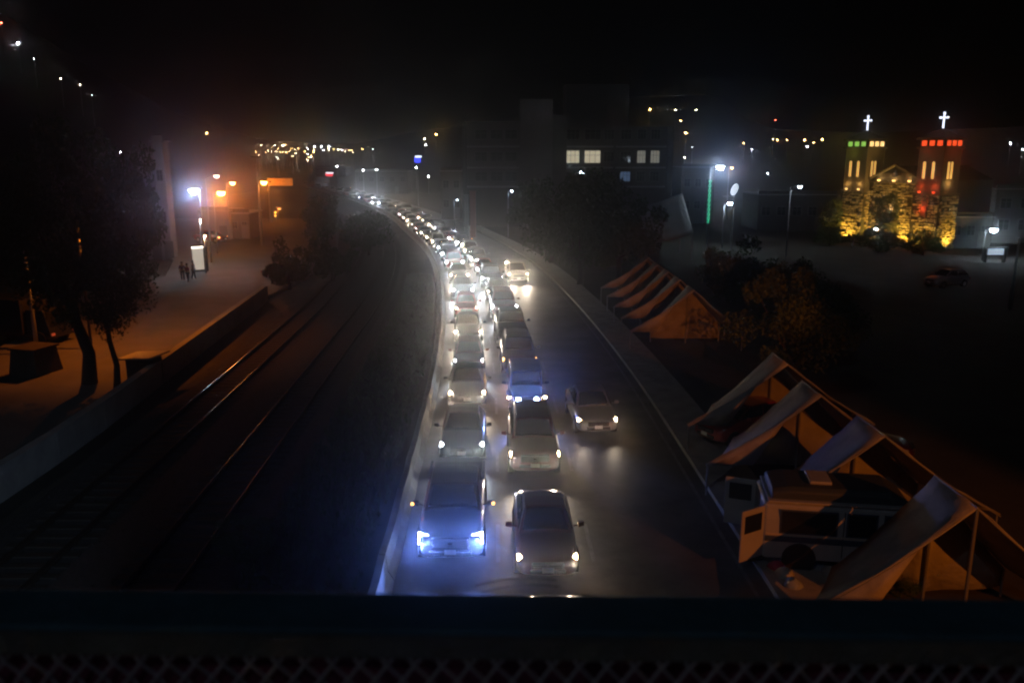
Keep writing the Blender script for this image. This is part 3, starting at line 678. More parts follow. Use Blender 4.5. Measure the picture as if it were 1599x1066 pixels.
# plants in front of the church
def palm(loc, h, label, n=16, L=1.8):
    t = thing('palm_plant', label, 'palm', loc); MB().tube([(0,0,0),(.05,0,h*.5),(0,.05,h)], [.16,.12,.1], 8).build('trunk', M_bark, t)
    m0 = None
    for k in range(n):
        f = MB(); pts = [Vector((L*s_, 0, L*(.75*s_ - .95*s_*s_))) for s_ in (0,.2,.4,.6,.8,1)]
        if m0 is None:
            for a, b in zip(pts, pts[1:]): f.add([a+Vector((0,-.012,0)),a+Vector((0,.012,0)),b+Vector((0,.012,0)),b+Vector((0,-.012,0))],[(0,1,2,3)])
            for i in range(26):
                s_ = .1+.9*i/26; p = Vector((L*s_,0,L*(.75*s_-.95*s_*s_))); ll = .5*(1-.6*abs(s_-.45))
                for q in (-1,1): f.add([p, p+Vector((.1,q*ll*.5,-.02)), p+Vector((.22,q*ll,-.16)), p+Vector((.05,q*ll*.5,-.05))],[(0,1,2,3)])
            m0 = f.mesh('frond'); m0.materials.append(M_leaf2)
        o = link('frond', m0, t, loc=(0,0,h)); a = k*2.4; o.rotation_euler = (0, random.uniform(-.5,.35), a); o.scale = (1,1,1)
    return t
def chl(x, y_, z=0): 
    q = ch.matrix_basis @ Vector((x,y_,z)); return (q.x,q.y,q.z)
palm(chl(1.6,-4.5), 2.4, 'palm-like plant lit green in front of the church door', 20, 2.3)
palm(chl(3.6,-5.5), 1.2, 'low palm-like plant beside the right church tower', 18, 2.0)
palm(chl(-1.2,-6.0), 1.0, 'low palm-like plant below the arched window of the church', 16, 1.8)
p = chl(1.2,-3.6); tree((p[0],p[1],0), 6.6, 1.7, 2.1, 'dark rounded tree standing before the church front', None)
p = chl(-7.3,-3.2); tree((p[0],p[1],0), 5.6, 1.5, 2.2, 'dark tree overlapping the left church tower')
p = chl(-3.5,-7.5); tree((p[0],p[1],0), 2.4, 2.2, 1.2, 'dark bush at the foot of the left church tower', lm=M_leaf2)
p = chl(4.5,-8.5); tree((p[0],p[1],0), 2.6, 2.4, 1.3, 'green bush at the foot of the right church tower', lm=M_leaf2)
p = chl(9.0,-6.5); tree((p[0],p[1],0), 2.8, 2.2, 1.4, 'bush right of the church below the grey house', lm=M_leaf2)
light('POINT', (*chl(3.2,-7.6)[:2], 2.9), 14, LED, None, rad=.15, name='lamp_light')
t = thing('garden_lamp', 'small white garden lamp among the plants by the church', 'lamp', (*chl(3.2,-7.6)[:2],0))
MB().tube([(0,0,0),(0,0,2.4)], .04, 6).build('pole', M_pole, t); MB().lathe([(.05,2.4),(.2,2.45),(.22,2.6),(.05,2.72)],12).build('globe', M_ledd, t, smooth=True)

# ------------------------------------------------------------------ cars
PAINT = {}
def paint(n, c, metal=.35): 
    if n not in PAINT: PAINT[n] = mat('paint_'+n, c, .28, metal=metal, coat=.8)
    return PAINT[n]
for n, c in dict(black=(.012,.012,.014), charcoal=(.035,.037,.04), silver=(.32,.33,.34), white=(.6,.6,.59), red=(.28,.015,.012), blue=(.02,.04,.12), maroon=(.09,.012,.015), beige=(.3,.26,.2), green=(.02,.05,.035)).items(): paint(n, c, .1 if n in ('white','red') else .4)
def ring(y, hw, zt, zb, cr=.03, sh=.07):
    P = [(0,zb),(hw*.86,zb),(hw*.985,zb+.09),(hw,zb+(zt-zb)*.5),(hw*.97,zt-sh),(hw*.87,zt-.008),(hw*.45,zt+cr*.8)]
    L_ = [(x,y,z) for x,z in P] + [(0,y,zt+cr)] + [(-x,y,z) for x,z in reversed(P[1:])]
    return L_
KIND = {
 'sedan': dict(L=4.5, st=[(-2.24,.60,.60,.34),(-2.16,.78,.70,.26),(-1.92,.86,.78,.22),(-1.3,.885,.88,.20),(-.85,.89,.96,.20),(.2,.89,.98,.20),(1.35,.885,1.0,.20),(1.9,.86,1.0,.24),(2.17,.80,.95,.30),(2.25,.66,.80,.36)],
    cab=[(-.92,.76,.97),(-.22,.575,1.43),(.85,.565,1.43),(1.55,.72,1.0)], hl=(-2.08,.64,.665,.36,.15), roofarch=.03, wb=1.34, wr=.32),
 'hatchback': dict(L=3.9, st=[(-1.93,.58,.64,.34),(-1.86,.76,.76,.26),(-1.62,.84,.84,.22),(-1.1,.86,.93,.2),(-.75,.86,1.0,.2),(.2,.86,1.02,.2),(1.2,.85,1.04,.2),(1.72,.82,1.04,.26),(1.9,.76,.95,.32),(1.95,.64,.8,.38)],
    cab=[(-.85,.74,1.0),(-.2,.575,1.49),(1.25,.56,1.48),(1.78,.68,1.04)], hl=(-1.80,.60,.71,.32,.17), wb=1.2, wr=.30),
 'suv': dict(L=4.8, st=[(-2.38,.68,.84,.40),(-2.30,.86,.96,.32),(-2.05,.93,1.04,.30),(-1.3,.95,1.10,.30),(-.95,.95,1.14,.30),(.2,.95,1.16,.30),(1.7,.94,1.17,.30),(2.15,.92,1.16,.34),(2.36,.86,1.06,.38),(2.42,.74,.9,.44)],
    cab=[(-1.0,.82,1.14),(-.45,.67,1.72),(1.75,.66,1.74),(2.25,.78,1.17)], hl=(-2.24,.72,.86,.34,.19), wb=1.4, wr=.38),
 'pickup': dict(L=5.6, st=[(-2.78,.72,.88,.42),(-2.70,.90,1.02,.34),(-2.45,.96,1.10,.32),(-1.6,.97,1.14,.32),(-1.25,.97,1.18,.32),(0,.97,1.2,.32),(.95,.97,1.2,.32),(1.0,.97,1.16,.32),(2.55,.96,1.16,.34),(2.75,.92,1.14,.36),(2.78,.88,1.0,.44)],
    cab=[(-1.3,.84,1.18),(-.75,.68,1.78),(.75,.67,1.78),(.98,.78,1.2)], hl=(-2.63,.76,.88,.30,.30), wb=1.75, wr=.39, bed=True),
 'jeep': dict(L=4.3, st=[(-2.02,.62,1.02,.55),(-1.98,.66,1.06,.5),(-1.9,.68,1.08,.45),(-1.3,.72,1.12,.42),(-.75,.76,1.16,.42),(-.7,.78,1.16,.42),(.6,.8,1.17,.42),(1.7,.8,1.17,.42),(1.9,.79,1.15,.45),(1.95,.76,1.0,.5)],
    cab=[(-.72,.74,1.15),(-.5,.70,1.80),(1.75,.69,1.82),(1.88,.75,1.16)], hl=(-2.0,.40,.90,.20,.20), wb=1.25, wr=.42, jeep=True),
 'minivan': dict(L=4.6, st=[(-2.28,.64,.70,.34),(-2.2,.82,.82,.28),(-1.95,.90,.92,.26),(-1.5,.93,1.0,.25),(-1.2,.93,1.06,.25),(.2,.93,1.1,.25),(1.7,.92,1.12,.25),(2.1,.90,1.12,.3),(2.26,.84,1.0,.36),(2.3,.72,.86,.4)],
    cab=[(-1.45,.82,1.04),(-.55,.66,1.68),(1.75,.65,1.7),(2.15,.76,1.12)], hl=(-2.12,.68,.77,.34,.2), wb=1.4, wr=.34),
}
def hexm(p): return MB().hexa(p)
CM = {}
def car_meshes(kind):
    if kind in CM: return CM[kind]
    K = KIND[kind]; out = []     # (name, mesh, matkey, parentname, bevel, subsurf)
    b = MB(); b.loft([ring(*s) for s in K['st']]); out.append(['body', b.mesh('body', True), 'paint', None, 0, 1])
    c = K['cab']; cb = MB()
    (y0,w0,z0),(y1,w1,z1),(y2,w2,z2),(y3,w3,z3) = c
    nx = 7
    def row(y, w, z, cr): return [(-w + 2*w*i/(nx-1), y - .06*math.cos(math.pi*(i/(nx-1)-.5))*(1 if y < 0 else -1)*.6, z + cr*math.cos(math.pi*(i/(nx-1)-.5))) for i in range(nx)]
    rows = [row(y0,w0,z0-.04,0), row(y1,w1,z1,.05), row((y1+y2)/2,(w1+w2)/2,max(z1,z2)+.03,.05), row(y2,w2,z2,.05), row(y3,w3,z3-.04,0)]
    vs = [p for r_ in rows for p in r_]; fs = [(j*nx+i, j*nx+i+1, (j+1)*nx+i+1, (j+1)*nx+i) for j in range(4) for i in range(nx-1)]
    o0 = len(vs); ym = (y1+y2)/2; wm = (w0+w3)/2; vs += [(-wm, ym, z0-.04), (wm, ym, z0-.04)]
    for s_, i in ((-1,0),(1,nx-1)):
        q = o0 if s_ < 0 else o0+1; idx = [j*nx+i for j in range(5)]
        tri = [(idx[0],idx[1],q),(idx[1],idx[2],q),(idx[2],idx[3],q),(idx[3],idx[4],q)]
        fs += tri if s_ > 0 else [(b_,a_,c_) for a_,b_,c_ in tri]
    cb.add(vs, fs); out.append(['cabin', cb.mesh('cabin'), 'paint', None, .04, 0])
    def pane(A, B, Cc, D_, out_, th=.012, inset=.06):
        A, B, Cc, D_ = map(Vector, (A,B,Cc,D_)); ctr = (A+B+Cc+D_)/4; n = (B-A).cross(D_-A).normalized()
        if n.dot(out_) < 0: n = -n
        q = [p + (ctr-p).normalized()*inset for p in (A,B,Cc,D_)]
        return [p + n*.004 for p in q] + [p + n*(.004+th) for p in q]
    def bowed(A, B, Cc, D_, out_, bow, inset=.05, nn=8):   # curved pane, A-B bottom, D-C top
        A, B, Cc, D_ = map(Vector, (A,B,Cc,D_)); n = (B-A).cross(D_-A).normalized(); 
        if n.dot(out_) < 0: n = -n
        m = MB(); vs = []
        for lay in (.002, .02):
            for r_ in range(3):
                v_ = r_/2; v2 = .07+.86*v_
                for i in range(nn+1):
                    u_ = .06+.88*i/nn; p = A.lerp(B,u_).lerp(D_.lerp(Cc,u_), v2); vs.append(p + n*(lay + bow*math.cos(math.pi*(i/nn-.5))))
        w = nn+1; fs = []
        for r_ in range(2):
            for i in range(nn): a = r_*w+i; fs += [(a,a+w,a+w+1,a+1),(3*w+a,3*w+a+1,3*w+a+w+1,3*w+a+w)]
        for i in range(nn): fs += [(i,i+1,3*w+i+1,3*w+i),(2*w+i,5*w+i,5*w+i+1,2*w+i+1)]
        m.add(vs, fs); return m
    out.append(['windshield', bowed((-w0,y0,z0),(w0,y0,z0),(w1,y1,z1),(-w1,y1,z1), Vector((0,-1,1)), .06).mesh('windshield', True), 'glass', None, 0, 0])
    out.append(['rear_window', bowed((-w3,y3,z3),(w3,y3,z3),(w2,y2,z2),(-w2,y2,z2), Vector((0,1,1)), .045).mesh('rear_window', True), 'glass', None, 0, 0])
    for s_ in (-1,1):
        nw = 3 if kind in ('minivan','suv') else 2
        for k in range(nw):
            t0, t1 = k/nw, (k+1)/nw
            # along belt and along roof
            ba = lambda t: Vector((s_*(w0+(w3-w0)*t), y0+(y3-y0)*t, z0+(z3-z0)*t)); ra = lambda t: Vector((s_*(w1+(w2-w1)*t), y1+(y2-y1)*t, z1+(z2-z1)*t))
            # belt side follows the body to the middle point
            A, B, Cc, D_ = ba(t0), ba(t1), ra(t1), ra(t0)
            for P_ in (A,B): P_.x = s_*(wm + abs(abs(P_.x)-wm)*.4*(1 if abs(P_.x) > wm else -1))
            p = pane(A.lerp(D_,.06), B.lerp(Cc,.06), Cc.lerp(B,.08), D_.lerp(A,.08), Vector((s_,0,.3)), .02, .05)
            p = [q + Vector((s_*.028,0,0)) for q in p]
            out.append(['side_window', hexm(p).mesh('side_window'), 'glass', None, 0, 0])
    hy, hx, hz, hw_, hh_ = K['hl']
    for s_ in (-1,1):
        m = MB()
        if kind == 'jeep':
            m.lathe([(.02,-.03),(.11,-.02),(.115,.02),(.1,.06)], 16, Matrix.Translation((s_*hx,hy-.02,hz)) @ Matrix.Rotation(R(90),4,'X') )
        else:
            sw = .14 if kind != 'pickup' else .06; tz = .05 if kind != 'pickup' else .0
            x0_, x1_ = s_*(hx-hw_/2), s_*(hx+hw_/2); f_ = hy-.06
            m.hexa([(x0_,f_-.03,hz-hh_/2),(x1_,f_+sw,hz-hh_/2+tz),(x1_,f_+sw+.2,hz-hh_/2+tz),(x0_,f_+.2,hz-hh_/2),
                    (x0_,f_+.02,hz+hh_/2-tz*1.4),(x1_,f_+sw+.05,hz+hh_/2+tz*.4),(x1_,f_+sw+.2,hz+hh_/2+tz*.4),(x0_,f_+.2,hz+hh_/2-tz*1.4)])
        out.append(['headlight', m.mesh('headlight', kind == 'jeep'), 'head', None, 0 if kind == 'jeep' else .025, 0])
    fy = K['st'][0][0]; zf = K['st'][0][2]
    if kind == 'jeep':
        m = MB(); m.box((0,fy-.02,.85),(1.06,.06,.42)); out.append(['grille', m.mesh('grille'), 'paint', None, .02, 0])
        for k in range(7): out.append(['slot', MB().box((-.24+.08*k,fy-.055,.87),(.045,.02,.3)).mesh('slot'), 'dark', 'grille', 0, 0])
        m = MB(); m.box((0,fy-.2,.58),(1.66,.2,.18)); out.append(['bumper', m.mesh('bumper'), 'dark', None, .03, 0])
        for s_ in (-1,1):
            m = MB(); m.hexa([(s_*.60,-1.85,.93),(s_*.92,-1.75,.93),(s_*.92,-.75,.93),(s_*.60,-.75,.93),(s_*.60,-1.8,1.0),(s_*.92,-1.7,1.0),(s_*.92,-.8,1.0),(s_*.60,-.8,1.0)])
            out.append(['fender', m.mesh('fender'), 'paint', None, .03, 0]); 
            out.append(['marker_light', MB().box((s_*.80,-1.84,.94),(.12,.06,.06)).mesh('marker_light'), 'markerw', None, 0, 0])
        m = MB(); m.lathe([(.18,-.12),(.36,-.1),(.38,0),(.36,.1),(.18,.12)], 20, Matrix.Translation((0,2.08,1.1)) @ Matrix.Rotation(R(90),4,'X')); out.append(['spare_wheel', m.mesh('spare_wheel'), 'tyre', None, 0, 0])
    else:
        gh = .16 if kind in ('sedan','hatchback','minivan') else .26; gw = hx*1.15 - hw_/2*.5
        gz = hz - .02 if kind in ('suv','pickup') else hz-.06
        m = MB(); m.box((0, fy+.0, gz), (gw*1.35, .12, gh)); out.append(['grille', m.mesh('grille'), 'dark', None, .03, 0])
        for k in range(3 if gh < .2 else 4):
            out.append(['slat', MB().box((0,fy-.068,gz-gh*.36+k*gh*.72/(2 if gh < .2 else 3)),(gw*1.25,.02,.018)).mesh('slat'), 'chrome', 'grille', 0, 0])
        m = MB(); m.lathe([(.01,-.01),(.065,-.01),(.06,.012)], 14, Matrix.Translation((0,fy-.075,gz)) @ Matrix.Rotation(R(90),4,'X') @ Matrix.Diagonal((1,.6,1,1))); out.append(['badge', m.mesh('badge'), 'chrome', 'grille', 0, 0])
        m = MB(); m.box((0, fy+.02, .42 if kind not in ('suv','pickup') else .54), (gw*1.5,.12,.11)); out.append(['air_intake', m.mesh('air_intake'), 'dark', None, .02, 0])
    pz = .50 if kind not in ('suv','pickup','jeep') else .60
    out.append(['licence_plate', MB().box((0, fy-.085 - (.22 if kind == 'jeep' else 0), pz),(.32,.015,.14)).mesh('licence_plate'), 'plate', None, 0, 0])
    by = c[0][0]+.25; bw = max(c[0][1]+.08, K['st'][4][1]-.02)
    for s_ in (-1,1):
        m = MB(); m.hexa([(s_*(bw+.08),by-.06,z0+.03),(s_*(bw+.27),by-.0,z0+.05),(s_*(bw+.27),by+.09,z0+.05),(s_*(bw+.08),by+.09,z0+.03),(s_*(bw+.08),by-.05,z0+.17),(s_*(bw+.26),by,z0+.17),(s_*(bw+.26),by+.09,z0+.17),(s_*(bw+.08),by+.09,z0+.17)])
        m.tube([(s_*(bw-.06),by+.04,z0+.03),(s_*(bw+.12),by+.04,z0+.08)], .025, 6)
        out.append(['mirror', m.mesh('mirror'), 'paint', None, .02, 0])
        if kind == 'pickup': out.append(['indicator', MB().box((s_*(bw+.26),by-.03,z0+.10),(.07,.06,.05)).mesh('indicator'), 'amber', 'mirror', 0, 0])
    ry = K['st'][-1][0]; 
    for s_ in (-1,1):
        m = MB(); m.box((s_*(K['st'][-2][1]-.1), ry-.03, K['st'][-1][2]-.06),(.20,.10,.16 if kind in ('sedan','hatchback') else .26)); out.append(['tail_light', m.mesh('tail_light'), 'tail', None, .02, 0])
    if K.get('bed'):
        m = MB(); m.box((0,1.85,1.175),(1.62,1.5,.05)); out.append(['load_bed_cover', m.mesh('load_bed_cover'), 'dark', None, .01, 0])
        for s_ in (-1,1): out.append(['bed_rail', MB().box((s_*.88,1.85,1.2),(.09,1.6,.07)).mesh('bed_rail'), 'chrome', None, .01, 0])
    if kind in ('suv','minivan'):
        for s_ in (-1,1): out.append(['roof_rail', MB().tube([(s_*(w1-.06),y1+.15,z1+.05),(s_*(w1-.05),y1+.3,z1+.11),(s_*(w2-.05),y2-.3,z2+.11),(s_*(w2-.06),y2-.15,z2+.05)], .02, 6).mesh('roof_rail'), 'chrome', None, 0, 0])
    m = MB()
    for x0_ in (-.45,.1): m.tube([(x0_,y0-.03,z0+.03),(x0_+.42,y0+.16,z0+.16)], .009, 5)
    out.append(['wiper', m.mesh('wiper'), 'dark', None, 0, 0])
    wr = K['wr']; wb = K['wb']; hwid = K['st'][4][1]
    for s_ in (-1,1):
        for q in (-1,1):
            rot = Matrix.Translation((s_*(hwid-.10), q*wb, wr)) @ Matrix.Rotation(R(90),4,'Y')
            m = MB(); m.lathe([(wr*.6,-.11),(wr*.94,-.11),(wr,-.07),(wr,.07),(wr*.94,.11),(wr*.6,.11)], 22, rot); out.append(['wheel', m.mesh('wheel', False), 'tyre', None, 0, 0])
            m = MB(); m.lathe([(wr*.15,-.125),(wr*.62,-.115),(wr*.62,.115),(wr*.15,.125)], 12, rot); out.append(['rim', m.mesh('rim'), 'rim', 'wheel', 0, 0])
            m = MB(); m.lathe([(wr*1.02,-.125),(wr*1.16,-.118),(wr*1.16,.118),(wr*1.02,.125)], 22, Matrix.Translation((s_*(hwid-.11), q*wb, wr+.02)) @ Matrix.Rotation(R(90),4,'Y')); out.append(['wheel_arch', m.mesh('wheel_arch'), 'dark', None, 0, 0])
    for e in out: e[1].materials.append(M_dark)
    CM[kind] = out; return out
FIX = dict(glass=M_glass, dark=M_dark, chrome=M_chrome, tyre=M_tyre, rim=M_rim, plate=M_plate, tail=M_red, amber=M_amber, markerw=M_heady)
HCOL = {'cool':(M_headw,(.82,.90,1.0)), 'xenon':(M_headb,(.14,.27,1.0)), 'warm':(M_heady,(1,.82,.62)), 'park':(M_park,(1,.45,.15)), 'off':(M_off,None)}
FAR_SKIP = {'wiper','badge','slat','slot','rim','licence_plate','mirror','indicator','air_intake','roof_rail','wheel_arch'}
def car(kind, col, loc, rz, label, lamp='warm', power=1.0, cat=None, group='cars in the traffic jam', far=False, one=False, spot=True):
    name = {'sedan':'sedan','hatchback':'hatchback','suv':'suv','pickup':'pickup_truck','jeep':'off_road_car','minivan':'minivan'}[kind]
    t = thing(name, label, cat or ('pickup' if kind == 'pickup' else 'car'), loc, rz, group)
    last = {}
    for nm, me, mk, par, bev, sub in car_meshes(kind):
        if far and nm in FAR_SKIP: continue
        if par and par not in last: continue
        o = bpy.data.objects.new(nm, me); C.objects.link(o); o.parent = last[par] if par else t; last[nm] = o
        mm = paint(col, None) if mk == 'paint' else ({'cool':M_headwf,'warm':M_headyf}.get(lamp, HCOL[lamp][0]) if one else HCOL[lamp][0]) if mk == 'head' else FIX[mk]
        if lamp == 'off' and mk in ('amber','markerw'): mm = M_off
        o.material_slots[0].link = 'OBJECT'; o.material_slots[0].material = mm
        if sub and not far: b = o.modifiers.new('sub','SUBSURF'); b.levels = 1; b.render_levels = 1
        if bev and not far: b = o.modifiers.new('bev','BEVEL'); b.width = bev; b.segments = 2; b.limit_method = 'ANGLE'
    if lamp != 'off' and spot:
        K = KIND[kind]; hy, hx, hz, _, _ = K['hl']; lc = HCOL[lamp][1]
        pw = 95*power*K_HEAD*(.12 if lamp == 'park' else 1)*((2.2 if loc[1] < 145 else .9) if one else .55 if loc[1] < 44 else .95)
        if one: light('SPOT', (0,hy-.25,hz), pw*2, lc, t, (0,-1,-.02), R(46), 1.0, .12, 'headlight_beam')
        else:
            for s_ in (-1,1): light('SPOT', (s_*hx,hy-.22,hz), pw, lc, t, (0,-1,.22 if lamp == 'xenon' else -.02), R(106 if lamp == 'xenon' else 78), 1.0, .06, 'headlight_beam')
    return t
def lane_car(y, off, *a, **k):
    p = along(y, off, .01); return car(a[0], a[1], p, heading(y) + k.pop('yaw', 0), *a[2:], **k)
L1, L2, L3 = 1.5, 4.2, 7.0
def fy_(kind): return KIND[kind]['L']/2
lane1 = [('pickup','charcoal',21.5,'dark pickup with blue-white headlights nearest the footbridge in the left lane','xenon',4.5),
 ('sedan','black',29.7,'dark sedan with slim white headlights behind the blue-lit pickup','cool',.9),
 ('sedan','charcoal',36.7,'charcoal sedan with warm headlights, third in the left lane','warm',.9),
 ('hatchback','maroon',42.6,'maroon hatchback with white headlights, fourth in the left lane','cool',.9),
 ('sedan','charcoal',50.2,'dark rounded sedan with warm headlights, fifth in the left lane','warm',1.0),
 ('hatchback','red',58.0,'red hatchback with warm headlights, sixth in the left lane','warm',.9),
 ('sedan','black',66.5,'black sedan with blue-white headlights, seventh in the left lane','cool',1.3),
 ('sedan','charcoal',75.0,'grey sedan with one orange glow, eighth in the left lane','warm',1.0)]
for kd, cl, d, lb, lp, pw in lane1: lane_car(d+fy_(kd), L1, kd, cl, lb, lp, pw)
lane2 = [('sedan','black',14.1,'black car cut off by the bridge ledge, its roof pillar glinting','off',0),
 ('sedan','maroon',20.6,'dark red car with wide warm headlights nearest the footbridge in the middle lane','warm',.7),
 ('suv','maroon',28.1,'dark red suv with warm headlights right behind the nearest car of the middle lane','warm',.9),
 ('jeep','blue',35.1,'boxy off-road car with round blue-white headlights and slotted grille','xenon',3.2),
 ('suv','black',42.2,'black suv with only small orange parking lights on','park',1.0),
 ('pickup','black',49.4,'unlit black pickup behind the one with parking lights','off',0),
 ('suv','maroon',57.6,'dark maroon suv with white headlights, seventh in the middle lane','cool',.4),
 ('hatchback','black',65.0,'black hatchback with dim warm headlights, eighth in the middle lane','warm',.4),
 ('suv','black',71.4,'black suv with bright white headlights beside the lone third-lane car','cool',1.1)]
for kd, cl, d, lb, lp, pw in lane2: lane_car(d+fy_(kd), L2, kd, cl, lb, lp, pw, yaw=(-.06 if d < 20 else 0))
lane_car(32.6+2.25, L3-.05, 'sedan', 'silver', 'silver sedan with warm headlights alone in the right lane', 'warm', .17, group='cars in the right lane', yaw=.04)
lane_car(74.3+2.0, L3-.2, 'minivan', 'beige', 'beige minivan with bright warm headlights far up the right lane', 'warm', 1.6, group='cars in the right lane')
kinds = ['sedan','hatchback','suv','sedan','minivan','pickup']; cols = ['charcoal','silver','black','white','red','beige','silver','maroon','charcoal','blue']
rc = random.Random(5)
for lane, off, start, n0, nm in ((1, L1, 83.0, 8, 'left'), (2, L2, 78.5, 9, 'middle')):
    y = start; i = n0; prev = lane1[-1][0] if lane == 1 else 'suv'
    while y < 300 and i < 44:
        kd = rc.choice(kinds); cl = rc.choice(cols)
        if lane == 2 and i in (9,10,11): cl, kd = ('red','silver','white')[i-9], ('sedan','suv','minivan')[i-9]
        lp = rc.choice(['warm','warm','cool','cool','cool'] if y < 150 else ['warm','cool'])
        dark = (y > 150 and rc.random() < .62) or rc.random() < .08
        lb = f"{cl} {dict(suv='suv').get(kd, kd)} with {'unlit' if dark else 'glaring ' + ('warm' if lp == 'warm' else 'white')} headlights, {ORD[i]} in the {nm} lane"
        lane_car(y+fy_(kd), off, kd, cl, lb, 'off' if dark else lp, 1.0*rc.uniform(.5,1.8), far=(y > 105), one=True)
        y += KIND[kd]['L'] + rc.uniform(1.6, 3.4) * (1 if y < 150 else 2.5); i += 1
# parked cars
p = G(338, 379, .25); car('sedan','red',(p.x-1.0,p.y+1,.25), R(70), 'pale red sedan parked by the garage, its headlamp catching light', 'park', .8, group='cars parked beside the street')
p = G(384, 366, .0); car('suv','black',(p.x,p.y,.25), R(80), 'black suv parked in front of the low dark building', 'off', group='cars parked beside the street')
p = G(442, 436, 0); car('sedan','charcoal',(p.x+.4,p.y,0), R(75), 'grey sedan in the dark beyond the end of the wall', 'off', group='cars parked beside the street')
car('hatchback','red', (9.4,32.6,.14), R(-60), 'dark red hatchback parked under the trees left of the first near tent', 'off', group='cars parked among the tents')
car('sedan','maroon', (13.0,30.5,.05), R(75), 'dark red sedan parked beside the first near tent', 'off', group='cars parked among the tents')
p = G(1468,447,0); car('hatchback','silver',(p.x+.5,p.y,0), R(-70), 'pale car in the dark yard below the church', 'off', group='cars parked in the yard')

# dark truck at far left
p = G(45, 540, .25); t = thing('box_truck', 'dark truck with faint red lights at the far left', 'truck', (p.x-1.2, p.y+1.5, .2), R(78))
MB().box((0,1.2,1.75),(2.2,4.6,2.1)).build('cargo_box', paint('charcoal',None), t, bevel=.04)
MB().hexa([(-1,-3,.5),(1,-3,.5),(1,-1.25,.5),(-1,-1.25,.5),(-.95,-2.5,2.2),(.95,-2.5,2.2),(.95,-1.25,2.2),(-.95,-1.25,2.2)]).build('cab', paint('charcoal',None), t, bevel=.05)
MB().hexa([(-.85,-2.83,1.2),(.85,-2.83,1.2),(.85,-2.75,1.2),(-.85,-2.75,1.2),(-.8,-2.58,2.05),(.8,-2.58,2.05),(.8,-2.5,2.05),(-.8,-2.5,2.05)]).build('windshield', M_glass, t)
for x in (-.9,.9):
    for yy in (-2.1, 2.3):
        w = MB(); w.lathe([(.2,-.13),(.42,-.12),(.45,0),(.42,.12),(.2,.13)], 18, Matrix.Translation((x,yy,.45)) @ Matrix.Rotation(R(90),4,'Y')); w.build('wheel', M_tyre, t)
    MB().box((x,-3.02,.75),(.25,.06,.14)).build('marker_light', mat('dim_red',(.3,.05,.03),.4,emit=(1,.15,.05),es=.25), t)
MB().box((0,.6,.6),(1.9,6.6,.25)).build('chassis', M_dark, t)

# ------------------------------------------------------------------ camper van with open rear doors
vn = thing('camper_van', 'white camper van with raised dark roof and open rear doors between the tents', 'van', (9.9, 22.1, .04), R(81))
# local: front looks to -Y ; vn is turned so that the nose points to +X
M_vw = mat('van_white', (.46,.47,.50), .4, noise=.15, nscale=2); M_vb = mat('van_blue', (.05,.07,.13), .4); M_vroof = mat('van_roof', (.045,.06,.075), .6)
Lv = 5.5
def vring(y, hw, zt, zb): return [(-hw,y,zb),(hw,y,zb),(hw*1.02,y,zb+.4),(hw,y,zt-.45),(hw*.92,y,zt-.06),(hw*.8,y,zt),(-hw*.8,y,zt),(-hw*.92,y,zt-.06),(-hw,y,zt-.45),(-hw*1.02,y,zb+.4)]
v_ = MB(); v_.loft([vring(-1.25,.95,1.95,.42), vring(-1.0,.98,2.0,.38), vring(2.7,.98,2.0,.38), vring(2.76,.93,1.94,.42)]); v_.build('body', M_vw, vn, bevel=.03)
v_ = MB(); v_.hexa([(-.88,-2.72,.42),(.88,-2.72,.42),(.95,-1.22,.42),(-.95,-1.22,.42),(-.80,-2.66,1.02),(.80,-2.66,1.02),(.94,-1.22,1.22),(-.94,-1.22,1.22)]); v_.build('hood', M_vw, vn, bevel=.06)
MB().hexa([(-.86,-1.72,1.16),(.86,-1.72,1.16),(.9,-1.2,1.16),(-.9,-1.2,1.16),(-.76,-1.18,1.92),(.76,-1.18,1.92),(.78,-1.16,1.93),(-.78,-1.16,1.93)]).build('windshield', M_glass, vn)
v_ = MB(); v_.loft([[(-.78,y,2.0),(.78,y,2.0),(.8*a,y,2.0+.3*b),(.66*a,y,2.0+.42*b),(-.66*a,y,2.0+.42*b),(-.8*a,y,2.0+.3*b)] for y,a,b in ((-1.1,.9,.35),(-.6,.97,1),(2.1,1,1),(2.55,.97,.8))]); v_.build('raised_roof', M_vroof, vn, bevel=.04)
MB().box((0,.85,2.05),(1.86,3.6,.05)).build('roof_gutter', M_vw, vn)
